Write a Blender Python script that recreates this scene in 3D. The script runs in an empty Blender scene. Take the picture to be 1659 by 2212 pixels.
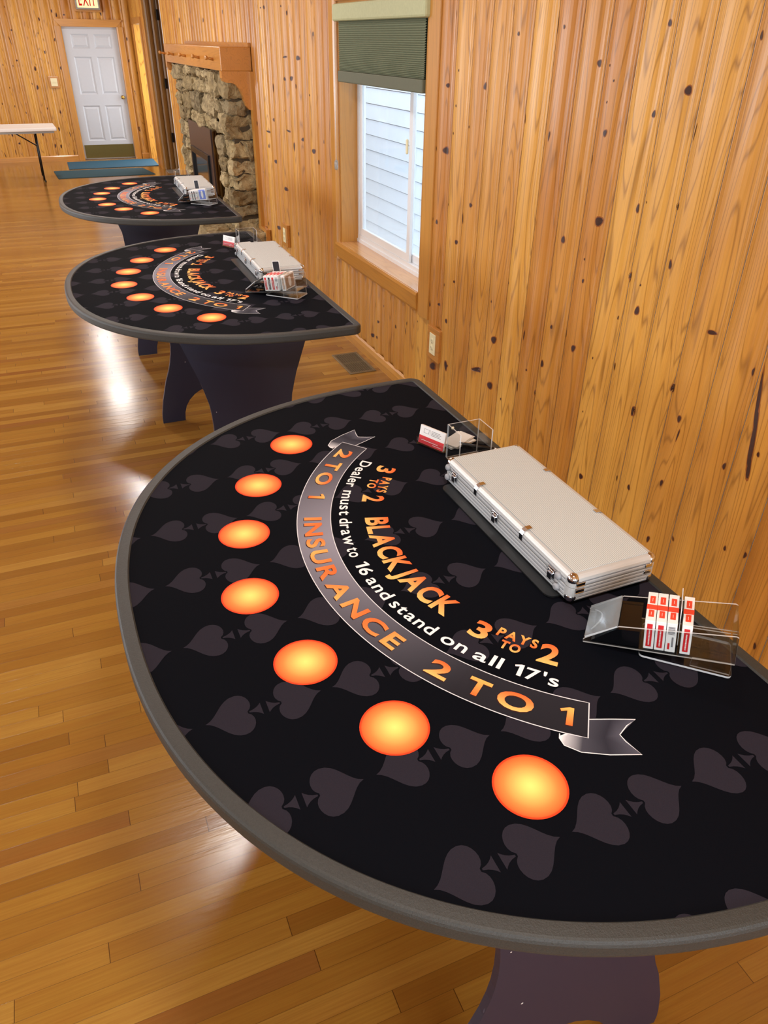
import bpy, bmesh, math, random
from mathutils import Vector, Matrix, noise
random.seed(7)
S = bpy.context.scene
C = S.collection
PI = math.pi

# ------------------------------------------------------------------ camera
cam_d = bpy.data.cameras.new('camera'); cam = bpy.data.objects.new('camera', cam_d); C.objects.link(cam)
S.camera = cam
CR = Vector((0.92270220, -0.38531343, 0.01241788)); CU = Vector((0.19715205, 0.49930664, 0.84369660)); CF = Vector((0.33128796, 0.77603250, -0.53667666))
M = Matrix.Identity(4)
for i in range(3):
    M[i][0] = CR[i]; M[i][1] = CU[i]; M[i][2] = -CF[i]
M[0][3], M[1][3], M[2][3] = -1.8788364, 0.0, 1.8942056
cam.matrix_world = M
cam_d.sensor_fit = 'HORIZONTAL'; cam_d.sensor_width = 36.0
cam_d.lens = 36.0 * 1599.948 / 1659.0
cam_d.clip_start = 0.02

# ------------------------------------------------------------------ world, lights, exposure
W = bpy.data.worlds.new('sky'); S.world = W; W.use_nodes = True
bg = W.node_tree.nodes['Background']; bg.inputs[0].default_value = (0.89, 0.95, 1.0, 1); bg.inputs[1].default_value = 4.4
S.view_settings.view_transform = 'Standard'; S.view_settings.look = 'None'
S.view_settings.gamma = 1.0; S.view_settings.use_curve_mapping = False
S.view_settings.exposure = 0.3
try:
    S.cycles.use_denoising = True
    S.cycles.max_bounces = 8; S.cycles.transparent_max_bounces = 16
    S.cycles.sample_clamp_indirect = 4.0
    S.cycles.caustics_reflective = False; S.cycles.caustics_refractive = False
except Exception:
    pass

def area(name, loc, rot, sx, sy, power, col):
    d = bpy.data.lights.new(name, 'AREA'); d.shape = 'RECTANGLE'; d.size = sx; d.size_y = sy
    d.energy = power; d.color = col
    o = bpy.data.objects.new(name, d); C.objects.link(o); o.location = loc; o.rotation_euler = rot
    return o
WARM = (0.99, 0.96, 0.92); COOL = (0.80, 0.90, 1.0)
# a row of ceiling lamps over the tables and a second row over the open floor
for k, y in enumerate((0.3, 3.1, 5.9, 8.7, 11.5, 14.2)):
    area('ceiling_lamp', (-1.47, y, 2.86), (0, 0, 0), 0.26, 0.26, 22, WARM)
    area('ceiling_lamp', (-4.9, y, 2.86), (0, 0, 0), 0.5, 0.5, 22, WARM)
# daylight through the windows of the left wall and the wall behind the camera
for y, e in ((3.0, 60), (7.0, 110), (11.0, 120)):
    area('window_daylight', (-6.9, y, 1.6), (0, math.radians(-90), 0), 1.4, 2.0, e, COOL)
for x in (-1.2, -3.8):
    area('window_daylight', (x, -3.4, 1.6), (math.radians(90), 0, 0), 1.9, 1.4, 85, COOL)
# daylight from the entrance on the right
area('entrance_daylight', (0.55, 15.15, 1.15), (0, math.radians(90), 0), 1.9, 0.9, 16, COOL)

# ------------------------------------------------------------------ colour helpers and materials
def lin(c):
    return tuple((x / 255 / 12.92) if x / 255 <= 0.04045 else ((x / 255 + 0.055) / 1.055) ** 2.4 for x in c)
def L4(c): return lin(c) + (1.0,)

class NT:
    def __init__(s, name):
        s.m = bpy.data.materials.new(name); s.m.use_nodes = True
        s.t = s.m.node_tree; s.t.nodes.clear()
        s.out = s.t.nodes.new('ShaderNodeOutputMaterial')
    def n(s, typ, **k):
        o = s.t.nodes.new(typ)
        for a, v in k.items(): setattr(o, a, v)
        return o
    def l(s, a, b): s.t.links.new(a, b)
    def math(s, op, a, b=None, c=None):
        o = s.n('ShaderNodeMath', operation=op)
        for i, v in enumerate((a, b, c)):
            if v is None: continue
            if isinstance(v, (int, float)): o.inputs[i].default_value = v
            else: s.l(v, o.inputs[i])
        return o.outputs[0]
    def mix(s, f, a, b, typ='MIX'):
        o = s.n('ShaderNodeMix', data_type='RGBA', blend_type=typ)
        for inp, v in ((o.inputs[0], f), (o.inputs[6], a), (o.inputs[7], b)):
            if isinstance(v, (int, float, tuple)): inp.default_value = v
            else: s.l(v, inp)
        return o.outputs[2]
    def ramp(s, f, stops):
        o = s.n('ShaderNodeValToRGB'); e = o.color_ramp.elements
        while len(e) < len(stops): e.new(0.5)
        for i, (p, c) in enumerate(stops): e[i].position = p; e[i].color = c
        s.l(f, o.inputs[0]); return o.outputs[0]
    def noise(s, vec, scale, detail=3, rough=0.5, dist=0.0):
        o = s.n('ShaderNodeTexNoise'); o.inputs['Scale'].default_value = scale
        o.inputs['Detail'].default_value = detail; o.inputs['Roughness'].default_value = rough
        o.inputs['Distortion'].default_value = dist
        if vec is not None: s.l(vec, o.inputs['Vector'])
        return o.outputs['Fac']
    def xyz(s, x, y, z):
        o = s.n('ShaderNodeCombineXYZ')
        for i, v in enumerate((x, y, z)):
            if isinstance(v, (int, float)): o.inputs[i].default_value = v
            else: s.l(v, o.inputs[i])
        return o.outputs[0]
    def coords(s):
        t = s.n('ShaderNodeTexCoord'); p = s.n('ShaderNodeSeparateXYZ'); s.l(t.outputs['Object'], p.inputs[0])
        return t.outputs['Object'], p.outputs[0], p.outputs[1], p.outputs[2]
    def pr(s, col, rough=0.5, metal=0.0, spec=0.5, bump=None, bstr=0.2, bdist=0.01, coat=0.0):
        b = s.n('ShaderNodeBsdfPrincipled')
        for inp, v in ((b.inputs['Base Color'], col), (b.inputs['Roughness'], rough)):
            if isinstance(v, (int, float, tuple)): inp.default_value = v
            else: s.l(v, inp)
        b.inputs['Metallic'].default_value = metal
        b.inputs['Specular IOR Level'].default_value = spec
        b.inputs['Coat Weight'].default_value = coat; b.inputs['Coat Roughness'].default_value = 0.15
        if bump is not None:
            bn = s.n('ShaderNodeBump'); bn.inputs['Strength'].default_value = bstr; bn.inputs['Distance'].default_value = bdist
            s.l(bump, bn.inputs['Height']); s.l(bn.outputs[0], b.inputs['Normal'])
        s.l(b.outputs[0], s.out.inputs[0]); return b

def plain(name, col, rough=0.5, metal=0.0, spec=0.5, var=0.06, scale=40, bstr=0.0):
    s = NT(name); o, x, y, z = s.coords()
    nz = s.noise(o, scale, 3)
    c = s.mix(nz, tuple(v * (1 - var) for v in lin(col)) + (1,), tuple(min(1, v * (1 + var)) for v in lin(col)) + (1,))
    s.pr(c, rough, metal, spec, nz if bstr else None, bstr, 0.002); return s.m

def wood(name, light, dark, axis=2, across=(1,), bid=True, line=0.55, rough=0.32, coat=0.25, ring=7.0):
    """knotty pine: contour grain lines running along `axis`, per board tint from the attribute bid"""
    s = NT(name); o, x, y, z = s.coords()
    P = [x, y, z]
    if bid:
        a = s.n('ShaderNodeAttribute', attribute_name='bid'); b = a.outputs['Fac']
    else:
        v = s.n('ShaderNodeValue'); v.outputs[0].default_value = 0.4; b = v.outputs[0]
    long = s.math('MULTIPLY_ADD', P[axis], 1.0, s.math('MULTIPLY', b, 37.0))
    oth = [i for i in range(3) if i != axis]
    p, q = P[oth[0]], P[oth[1]]
    v1 = s.xyz(s.math('MULTIPLY', p, 7.0), s.math('MULTIPLY', q, 7.0), s.math('MULTIPLY', long, 0.42))
    n1 = s.noise(v1, 1.0, 2.0, 0.45)
    rings = s.math('FRACT', s.math('MULTIPLY', n1, ring * 4.2))
    tri = s.math('ABSOLUTE', s.math('SUBTRACT', rings, 0.5))          # .5 at the line
    ln = s.n('ShaderNodeMapRange'); ln.inputs[1].default_value = 0.34; ln.inputs[2].default_value = 0.5
    s.l(tri, ln.inputs[0])
    v2 = s.xyz(s.math('MULTIPLY', p, 260.0), s.math('MULTIPLY', q, 260.0), s.math('MULTIPLY', long, 5.0))
    fib = s.noise(v2, 1.0, 2.0, 0.6)
    v3 = s.xyz(s.math('MULTIPLY', p, 5.0), s.math('MULTIPLY', q, 5.0), s.math('MULTIPLY', long, 1.6))
    pat = s.noise(v3, 1.0, 3.0, 0.55)
    base = s.mix(s.math('MULTIPLY_ADD', pat, 0.9, s.math('MULTIPLY_ADD', b, 0.8, -0.42)), L4(light), L4(dark))
    c1 = s.mix(s.math('MULTIPLY', ln.outputs[0], line), base, tuple(v * 0.45 for v in lin(dark)) + (1,))
    c2 = s.mix(s.math('MULTIPLY', s.math('SUBTRACT', 0.62, fib), 0.55), c1, tuple(v * 0.35 for v in lin(dark)) + (1,))
    s.pr(c2, rough, 0, 0.5, fib, 0.06, 0.002, coat); return s.m

PINE = wood('knotty_pine', (218, 162, 72), (180, 114, 40), 2, line=0.6, ring=7, rough=0.38, coat=0.12)
PINE_LINE = wood('pine_trim_upright', (200, 142, 62), (178, 118, 44), 2, bid=False, line=0.2, ring=3)
PINE_Y = wood('pine_trim_along', (198, 140, 60), (176, 116, 44), 1, bid=False, line=0.25, ring=3)
PINE_X = wood('pine_trim_across', (206, 148, 68), (178, 116, 44), 0, bid=False, line=0.25, ring=3)
MANTEL = wood('mantel_pine', (202, 140, 66), (176, 112, 44), 1, bid=False, line=0.3, ring=4)
SILLW = wood('sill_pine', (212, 162, 104), (190, 130, 70), 1, bid=False, line=0.3, ring=4, rough=0.18, coat=0.6)
KNOT = plain('knot_heart', (58, 28, 14), 0.45, var=0.5, scale=120)
KNOTR = plain('knot_ring', (140, 78, 30), 0.4, var=0.25, scale=60)
GAP = plain('dark_gap', (22, 16, 12), 0.9)

def floor_material():
    s = NT('oak_strip_floor'); o, x, y, z = s.coords()
    wd = 0.0525
    ry = s.math('DIVIDE', y, wd); row = s.math('FLOOR', ry); fy = s.math('FRACT', ry)
    wn = s.n('ShaderNodeTexWhiteNoise', noise_dimensions='1D'); s.l(row, wn.inputs['W'])
    xs = s.math('ADD', s.math('DIVIDE', x, 1.15), s.math('MULTIPLY', wn.outputs['Value'], 9.0))
    cell = s.math('FLOOR', xs); fx = s.math('FRACT', xs)
    w2 = s.n('ShaderNodeTexWhiteNoise', noise_dimensions='2D'); s.l(s.xyz(row, cell, 0), w2.inputs['Vector'])
    r = w2.outputs['Value']
    g = s.noise(s.xyz(s.math('MULTIPLY', x, 5.0), s.math('MULTIPLY', y, 190.0), s.math('MULTIPLY', r, 60.0)), 1.0, 4, 0.6)
    g2 = s.noise(s.xyz(s.math('MULTIPLY', x, 2.2), s.math('MULTIPLY', y, 26.0), s.math('MULTIPLY', r, 40.0)), 1.0, 3, 0.5, 0.6)
    base = s.ramp(r, [(0.0, L4((132, 90, 32))), (0.3, L4((150, 106, 40))), (0.6, L4((160, 117, 46))), (0.88, L4((172, 130, 58))), (1.0, L4((128, 80, 36)))])
    c = s.mix(s.math('MULTIPLY', s.math('SUBTRACT', 0.68, g), 0.85), base, L4((112, 60, 20)))
    c = s.mix(s.math('MULTIPLY', s.math('SUBTRACT', g2, 0.4), 0.7), c, L4((140, 82, 32)))
    ey = s.math('MINIMUM', fy, s.math('SUBTRACT', 1.0, fy)); ex = s.math('MINIMUM', fx, s.math('SUBTRACT', 1.0, fx))
    jy = s.math('LESS_THAN', ey, 0.011); jx = s.math('LESS_THAN', ex, 0.0009)
    j = s.math('MAXIMUM', s.math('MULTIPLY', jy, 0.55), s.math('MULTIPLY', jx, 0.8))
    c = s.mix(j, c, L4((60, 32, 14)))
    big = s.noise(o, 2.3, 2, 0.5)
    fine = s.noise(s.xyz(s.math('MULTIPLY', x, 14.0), s.math('MULTIPLY', y, 60.0), 0.0), 1.0, 2, 0.5)
    h = s.math('ADD', s.math('MULTIPLY', fine, 0.5), s.math('ADD', s.math('MULTIPLY', r, 0.35), s.math('MULTIPLY', g, 0.2)))
    h = s.math('SUBTRACT', h, s.math('MULTIPLY', j, 0.6))
    rg = s.math('MULTIPLY_ADD', big, 0.14, 0.13)
    s.pr(c, rg, 0, 0.5, h, 0.3, 0.003, 0.2); return s.m
FLOOR = floor_material()

def vcol(name, rough=0.6, spec=0.4):
    s = NT(name); a = s.n('ShaderNodeAttribute', attribute_name='Col')
    s.pr(a.outputs['Color'], rough, 0, spec); return s.m
PRINT = vcol('printed_fabric', 0.62, 0.12)
def fabric(name, col, spec=0.35):
    s = NT(name); o, x, y, z = s.coords(); nz = s.noise(o, 900, 2)
    c = s.mix(nz, tuple(v * 0.8 for v in lin(col)) + (1,), tuple(v * 1.2 for v in lin(col)) + (1,))
    s.pr(c, 0.8, 0, spec, nz, 0.1, 0.0006); return s.m
CLOTH = fabric('black_table_fabric', (6, 8, 15), 0.06)
SPADE = fabric('grey_spade_print', (40, 37, 46), 0.08)
def foam():
    s = NT('grey_foam_edge'); o, x, y, z = s.coords(); nz = s.noise(o, 420, 3, 0.7)
    c = s.mix(nz, L4((28, 29, 28)), L4((62, 62, 57)))
    s.pr(c, 0.5, 0, 0.5, nz, 0.5, 0.0015); return s.m
FOAM = foam()
UNDER = plain('black_underside', (22, 22, 25), 0.7)
def panelm():
    s = NT('scuffed_navy_black_board'); o, x, y, z = s.coords()
    sc = s.noise(s.xyz(s.math('MULTIPLY', x, 30), s.math('MULTIPLY', y, 30), s.math('MULTIPLY', z, 4)), 1.0, 4, 0.7)
    f = s.math('GREATER_THAN', sc, 0.74)
    pt = s.noise(o, 55, 1, 0.5); f2 = s.math('GREATER_THAN', pt, 0.835)
    c = s.mix(s.math('MULTIPLY', f, 0.35), L4((38, 40, 60)), L4((110, 110, 130)))
    c = s.mix(f2, c, L4((220, 215, 210)))
    s.pr(c, 0.34, 0, 0.5); return s.m
PANEL = panelm()
def ribbed(name, ax):
    s = NT(name); o, x, y, z = s.coords(); v = (x, y, z)[ax]
    f = s.math('FRACT', s.math('DIVIDE', v, 0.0042)); t = s.math('ABSOLUTE', s.math('SUBTRACT', f, 0.5))
    c = s.mix(s.math('LESS_THAN', t, 0.14), L4((212, 219, 219)), L4((150, 158, 160)))
    s.pr(c, 0.42, 0.1, 0.5, t, 0.4, 0.001); return s.m
RIB = ribbed('ribbed_aluminium', 0)
def ribz():
    s = NT('grooved_aluminium'); o, x, y, z = s.coords()
    f = s.math('FRACT', s.math('DIVIDE', z, 0.0092)); t = s.math('ABSOLUTE', s.math('SUBTRACT', f, 0.5))
    c = s.mix(s.math('LESS_THAN', t, 0.09), L4((210, 214, 216)), L4((126, 130, 136)))
    s.pr(c, 0.34, 0.25, 0.5, t, 0.6, 0.002); return s.m
RIBZ = ribz()
ALU = plain('brushed_aluminium', (206, 209, 208), 0.34, 0.3, var=0.04)
CHROME = plain('chrome', (215, 215, 218), 0.12, 1.0, var=0.02)
DARKPL = plain('black_plastic', (18, 18, 19), 0.4)
GREYPL = plain('grey_rubber', (150, 152, 156), 0.5)
WHITE = plain('white_card', (236, 235, 232), 0.45, var=0.03)
RED = plain('red_print', (206, 36, 40), 0.42, var=0.05)
ORANGERED = plain('orange_red_print', (232, 70, 48), 0.42, var=0.05)
BLACKP = plain('black_print', (28, 28, 34), 0.42)
GREYP = plain('grey_print', (128, 126, 128), 0.5)
TAN = plain('shade_tinted_card', (176, 148, 124), 0.5)  # tan carries the shade on a pack's large face as colour
BLUEP = plain('blue_print', (120, 138, 214), 0.45)
BLACKGL = plain('black_acrylic', (10, 10, 12), 0.1)
BOARDM = plain('matt_black_board', (16, 17, 18), 0.4)
IVORY = plain('ivory_plastic', (232, 222, 180), 0.35)
WHITEP = plain('white_paint', (190, 194, 200), 0.35, var=0.02)
VINYL = plain('white_vinyl', (232, 236, 240), 0.35, var=0.02)
BRASS = plain('brass', (196, 160, 84), 0.2, 1.0)
KICK = plain('antique_brass_plate', (118, 104, 58), 0.35, 0.8)
BLIND = plain('sage_blind_fabric', (126, 132, 106), 0.8, var=0.08, scale=200)
RAILM = plain('cream_blind_rail', (176, 178, 136), 0.6, var=0.12, scale=70)
MAT = plain('teal_door_mat', (20, 66, 78), 0.85, var=0.3, scale=150, bstr=0.4)
MATB = plain('blue_door_mat', (26, 78, 100), 0.85, var=0.3, scale=150, bstr=0.4)
TABLEW = plain('white_table_plastic', (232, 230, 226), 0.4, var=0.03)
BLACKM = plain('black_metal', (16, 16, 18), 0.3, 0.3)
VENTM = plain('bronze_vent_metal', (128, 116, 92), 0.4, 0.5, var=0.2)
BROWNM = plain('brown_metal', (70, 54, 50), 0.35, 0.3)
SIGNGREY = plain('grey_metal', (150, 146, 138), 0.4, 0.4)
MAGNET = plain('cream_sticker', (226, 210, 170), 0.5)
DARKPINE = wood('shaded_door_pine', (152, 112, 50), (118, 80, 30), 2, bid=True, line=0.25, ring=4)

def clear(name, tint, gl=1.0, rough=0.03, base=0.0, bcol=(0.8, 0.83, 0.85)):
    s = NT(name); tr = s.n('ShaderNodeBsdfTransparent'); tr.inputs[0].default_value = tint + (1,)
    g = s.n('ShaderNodeBsdfGlossy'); g.inputs['Roughness'].default_value = rough
    lw = s.n('ShaderNodeLayerWeight'); lw.inputs[0].default_value = 0.5
    fr = s.math('MULTIPLY_ADD', s.math('POWER', lw.outputs['Facing'], 5.0), 0.9, 0.035)
    m1 = s.n('ShaderNodeMixShader'); s.l(s.math('MULTIPLY', fr, gl), m1.inputs[0])
    s.l(tr.outputs[0], m1.inputs[1]); s.l(g.outputs[0], m1.inputs[2])
    if base > 0:
        d = s.n('ShaderNodeBsdfPrincipled'); d.inputs['Base Color'].default_value = bcol + (1,); d.inputs['Roughness'].default_value = 0.2
        m2 = s.n('ShaderNodeMixShader'); m2.inputs[0].default_value = base
        s.l(m1.outputs[0], m2.inputs[1]); s.l(d.outputs[0], m2.inputs[2]); s.l(m2.outputs[0], s.out.inputs[0])
    else: s.l(m1.outputs[0], s.out.inputs[0])
    return s.m
ACR = clear('clear_acrylic', (0.95, 0.96, 0.96), 1.3)
ACRE = clear('acrylic_edge_painted_sheen', (0.9, 0.93, 0.93), 2.0, 0.05, 0.55)  # whitish base paints in the light that polished edges gather
ACRF = clear('scuffed_acrylic', (0.75, 0.8, 0.82), 2.0, 0.15, 0.22, (0.5, 0.56, 0.6))
GLASS = clear('window_glass', (0.93, 0.96, 0.98), 1.0)

def emit(name, col, st):
    s = NT(name); e = s.n('ShaderNodeEmission'); e.inputs[0].default_value = L4(col); e.inputs[1].default_value = st
    s.l(e.outputs[0], s.out.inputs[0]); return s.m
SIGNFACE = emit('backlit_sign_panel', (255, 232, 176), 0.95)
SIGNRED = emit('backlit_red_letters', (220, 30, 24), 0.75)
def stone_material():
    s = NT('rough_field_stone'); o, x, y, z = s.coords()
    a = s.n('ShaderNodeAttribute', attribute_name='bid')
    n1 = s.noise(o, 14, 5, 0.65, 0.6); n2 = s.noise(o, 60, 4, 0.7)
    base = s.ramp(a.outputs['Fac'], [(0, L4((134, 116, 82))), (0.35, L4((170, 150, 108))), (0.7, L4((194, 174, 132))), (1, L4((104, 92, 68)))])
    c = s.mix(s.math('MULTIPLY', s.math('SUBTRACT', 0.62, n1), 2.2), base, L4((58, 46, 32)))
    c = s.mix(s.math('MULTIPLY', s.math('SUBTRACT', n2, 0.55), 1.2), c, L4((196, 180, 146)))
    s.pr(c, 0.85, 0, 0.3, s.math('ADD', n1, s.math('MULTIPLY', n2, 0.5)), 0.9, 0.02); return s.m
STONE = stone_material()
MORTAR = plain('dark_mortar', (70, 60, 44), 0.95, var=0.3)
def siding():
    s = NT('pale_lap_siding'); o, x, y, z = s.coords()
    nz = s.noise(o, 6, 2)
    c = s.mix(nz, L4((222, 226, 232)), L4((230, 234, 238))); s.pr(c, 0.6, 0, 0.3); return s.m
SIDING = siding()
GROUND = plain('pale_concrete', (168, 166, 160), 0.9, var=0.15, scale=3)
PALE = plain('off_white_plaster', (206, 200, 190), 0.8, var=0.03, scale=3)
CEIL = plain('ceiling_pine', (206, 156, 96), 0.5, var=0.15, scale=3)

# ------------------------------------------------------------------ mesh helpers
class MB:
    def __init__(s): s.v = []; s.f = []; s.mi = []; s.col = {}; s.bid = {}; s.sm = []
    def add(s, vs, fs, mi=0, cols=None, bid=None, smooth=False):
        b = len(s.v); s.v += [tuple(v) for v in vs]
        for f in fs:
            k = len(s.f); s.f.append([b + i for i in f]); s.mi.append(mi); s.sm.append(smooth)
            if cols is not None: s.col[k] = [cols[i] for i in f]
            if bid is not None: s.bid[k] = bid
    def box(s, x0, x1, y0, y1, z0, z1, mi=0, bid=None, bev=0.0):
        if bev > 0:
            bm = bmesh.new(); bmesh.ops.create_cube(bm, size=1.0)
            for v in bm.verts: v.co = Vector(((x0 + x1) / 2 + v.co.x * (x1 - x0), (y0 + y1) / 2 + v.co.y * (y1 - y0), (z0 + z1) / 2 + v.co.z * (z1 - z0)))
            bmesh.ops.bevel(bm, geom=list(bm.edges), offset=bev, segments=2, affect='EDGES', profile=0.5)
            s.bm(bm, mi, bid); return
        vs = [(x, y, z) for x in (x0, x1) for y in (y0, y1) for z in (z0, z1)]
        s.add(vs, [(0, 1, 3, 2), (4, 6, 7, 5), (0, 4, 5, 1), (2, 3, 7, 6), (0, 2, 6, 4), (1, 5, 7, 3)], mi, None, bid)
    def bm(s, bm, mi=0, bid=None, smooth=False, mat=None):
        bm.verts.index_update()
        s.add([(mat @ v.co if mat else v.co) for v in bm.verts], [[v.index for v in f.verts] for f in bm.faces], mi, None, bid, smooth)
        bm.free()
    def tube(s, pts, r, n=10, mi=0, caps=True):
        pts = [Vector(p) for p in pts]; rings = []
        rr = r if isinstance(r, (list, tuple)) else [r] * len(pts)
        prev = None
        for i, p in enumerate(pts):
            d = (pts[min(i + 1, len(pts) - 1)] - pts[max(i - 1, 0)]).normalized()
            if prev is None:
                a = d.orthogonal().normalized()
            else:
                a = (prev - d * prev.dot(d)).normalized()
            prev = a; b = d.cross(a)
            rings.append([p + (a * math.cos(2 * PI * k / n) + b * math.sin(2 * PI * k / n)) * rr[i] for k in range(n)])
        vs = [v for R in rings for v in R]; fs = []
        for i in range(len(pts) - 1):
            for k in range(n): fs.append((i * n + k, i * n + (k + 1) % n, (i + 1) * n + (k + 1) % n, (i + 1) * n + k))
        if caps: fs.append(tuple(range(n))[::-1]); fs.append(tuple((len(pts) - 1) * n + k for k in range(n)))
        s.add(vs, fs, mi, smooth=True)
    def lathe(s, prof, mat=Matrix.Identity(4), n=24, mi=0):
        vs = []; fs = []
        for r, z in prof:
            for k in range(n): vs.append(mat @ Vector((r * math.cos(2 * PI * k / n), r * math.sin(2 * PI * k / n), z)))
        for i in range(len(prof) - 1):
            for k in range(n): fs.append((i * n + k, i * n + (k + 1) % n, (i + 1) * n + (k + 1) % n, (i + 1) * n + k))
        fs.append(tuple(range(n))[::-1]); fs.append(tuple((len(prof) - 1) * n + k for k in range(n)))
        s.add(vs, fs, mi, smooth=True)
    def prism(s, poly, d0, d1, plane='xz', mi=0, mi_side=None, bid=None):
        """poly extruded along the remaining axis from d0 to d1"""
        def P(a, b, d): return {'xz': (a, d, b), 'yz': (d, a, b), 'xy': (a, b, d)}[plane]
        n = len(poly); vs = [P(a, b, d0) for a, b in poly] + [P(a, b, d1) for a, b in poly]
        s.add(vs, [tuple(range(n)), tuple(range(2 * n - 1, n - 1, -1))], mi, None, bid)
        b = len(s.v) - 2 * n
        for i in range(n):
            j = (i + 1) % n; s.f.append([b + i, b + j, b + n + j, b + n + i]); s.mi.append(mi if mi_side is None else mi_side); s.sm.append(False)
            if bid is not None: s.bid[len(s.f) - 1] = bid
    def build(s, name, mats, parent=None, kind=None, label=None):
        me = bpy.data.meshes.new(name); me.from_pydata(s.v, [], s.f)
        for m in (mats if isinstance(mats, (list, tuple)) else [mats]): me.materials.append(m)
        me.polygons.foreach_set('material_index', s.mi); me.polygons.foreach_set('use_smooth', s.sm)
        if s.col:
            ca = me.color_attributes.new('Col', 'FLOAT_COLOR', 'CORNER')
            for k, cs in s.col.items():
                p = me.polygons[k]
                for j, li in enumerate(p.loop_indices): ca.data[li].color = cs[j]
        if s.bid:
            at = me.attributes.new('bid', 'FLOAT', 'FACE')
            at.data.foreach_set('value', [s.bid.get(k, 0.5) for k in range(len(s.f))])
        bm = bmesh.new(); bm.from_mesh(me)
        if not s.col: bmesh.ops.recalc_face_normals(bm, faces=bm.faces)
        bm.to_mesh(me); bm.free(); me.update()
        o = bpy.data.objects.new(name, me); C.objects.link(o)
        if parent is not None: o.parent = parent
        if kind: o['kind'] = kind
        if label: o['label'] = label
        return o

def thing(name, label, cat, loc=(0, 0, 0), rotz=0.0, group=None, mat=None):
    o = bpy.data.objects.new(name, None); C.objects.link(o); o.empty_display_size = 0.05
    if mat is not None: o.matrix_world = mat
    else: o.location = loc; o.rotation_euler = (0, 0, rotz)
    o['label'] = label; o['category'] = cat
    if group: o['group'] = group
    return o
def tag(o, label, cat, group=None):
    o['label'] = label; o['category'] = cat
    if group: o['group'] = group
    return o
def copy_thing(src, label, mat=None, loc=None, rotz=None):
    c = src.copy(); C.objects.link(c); c['label'] = label
    if mat is not None: c.matrix_world = mat
    else: c.location = loc; c.rotation_euler = (0, 0, rotz)
    for ch in list(src.children):
        d = ch.copy(); C.objects.link(d); d.parent = c
        for g in list(ch.children):
            e = g.copy(); C.objects.link(e); e.parent = d
    return c

# ------------------------------------------------------------------ the room
HC = 2.95
fl = MB(); fl.box(-7.0, 0.17, -3.5, 15.9, -0.1, 0.0); fl.build('floor', FLOOR, kind='structure')
ce = MB(); ce.box(-7.0, 0.12, -3.5, 15.9, HC, HC + 0.1); ce.build('ceiling', CEIL, kind='structure')

def bulge(t, w):
    """face of one pine board: a long rounded face, a hollow cove, then a small bead (metres out of the wall plane)"""
    if t < 0.014: return -0.006
    if t < 0.03: return 0.0
    if t < 0.70:
        u = (t - 0.03) / 0.67 * 2 - 1
        return w * (1 - abs(u) ** 2.6)
    if t < 0.90:
        u = (t - 0.70) / 0.20 * 2 - 1
        return -0.005 * (1 - u * u)
    u = (t - 0.90) / 0.10 * 2 - 1
    return 0.0035 * (1 - u * u)
TS = [0, .0139, .0141, .03, .06, .12, .2, .3, .365, .45, .55, .62, .67, .70, .75, .80, .85, .90, .925, .95, .975, .995]
PITCH = 0.162
def board_wall(name, mapf, s0, s1, z0, z1, phase, openings, knots, seed, rev=False):
    """vertical boards; mapf(s, out, z) -> xyz, s runs along the wall"""
    rnd = random.Random(seed); mb = MB()
    k0 = math.floor((s0 - phase) / PITCH); k1 = math.ceil((s1 - phase) / PITCH)
    cuts = sorted({c for o in openings for c in o[:2]})
    heights = {}
    def out(s):
        k = math.floor((s - phase) / PITCH); t = (s - phase) / PITCH - k
        if rev: t = 1 - t
        return bulge(t, heights.get(k, 0.012))
    for k in range(k0, k1):
        heights[k] = 0.016 + 0.005 * rnd.random()
    for k in range(k0, k1):
        bid = rnd.random()
        a = phase + k * PITCH
        ss = [a + (1 - t if rev else t) * PITCH for t in TS] + [a + (0 if rev else PITCH)]
        ss = sorted(ss + [c for c in cuts if a < c < a + PITCH])
        ss = [min(max(q, s0), s1) for q in ss]
        for i in range(len(ss) - 1):
            p, q = ss[i], ss[i + 1]
            if q - p < 1e-6: continue
            m = (p + q) / 2
            spans = [(z0, z1)]
            for (u0, u1, w0, w1) in openings:
                if u0 < m < u1:
                    n = []
                    for (h0, h1) in spans:
                        if w0 > h0: n.append((h0, min(h1, w0)))
                        if w1 < h1: n.append((max(h0, w1), h1))
                    spans = [x for x in n if x[1] - x[0] > 1e-4]
            e = 1e-5
            for (h0, h1) in spans:
                op, oq = out(p + e), out(q - e)
                mb.add([mapf(p, op, h0), mapf(q, oq, h0), mapf(q, oq, h1), mapf(p, op, h1)], [(0, 1, 2, 3)], 0, None, bid, True)
    def disc(s, z, rs, rz, off, mi, tilt):
        N = 14; vs = [mapf(s, out(s) + off, z)]
        for rr in (0.5, 1.0):
            for k in range(N):
                a = 2 * PI * k / N; wob = 1 + 0.1 * math.sin(3 * a + s * 50)
                ds = rs * rr * math.cos(a) * wob; dz = rz * rr * math.sin(a) * wob
                ds, dz = ds * math.cos(tilt) - dz * math.sin(tilt), ds * math.sin(tilt) + dz * math.cos(tilt)
                vs.append(mapf(s + ds, out(s + ds) + off, z + dz))
        fs = [(0, 1 + k, 1 + (k + 1) % N) for k in range(N)] + [(1 + k, 1 + N + k, 1 + N + (k + 1) % N, 1 + (k + 1) % N) for k in range(N)]
        mb.add(vs, fs, mi)
    for (s, z, rs, rz) in knots:
        if not (s0 + .01 < s < s1 - .01): continue
        if any(o[0] - .02 < s < o[1] + .02 and o[2] - .03 < z < o[3] + .03 for o in openings): continue
        tl = rnd.uniform(-.2, .2)
        disc(s, z, rs * .8, rz * 1.55, 0.0006, 2, tl); disc(s, z, rs * .62, rz * 1.2, 0.0011, 1, tl)
    return mb.build(name, [PINE, KNOT, KNOTR], kind='structure')

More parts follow.
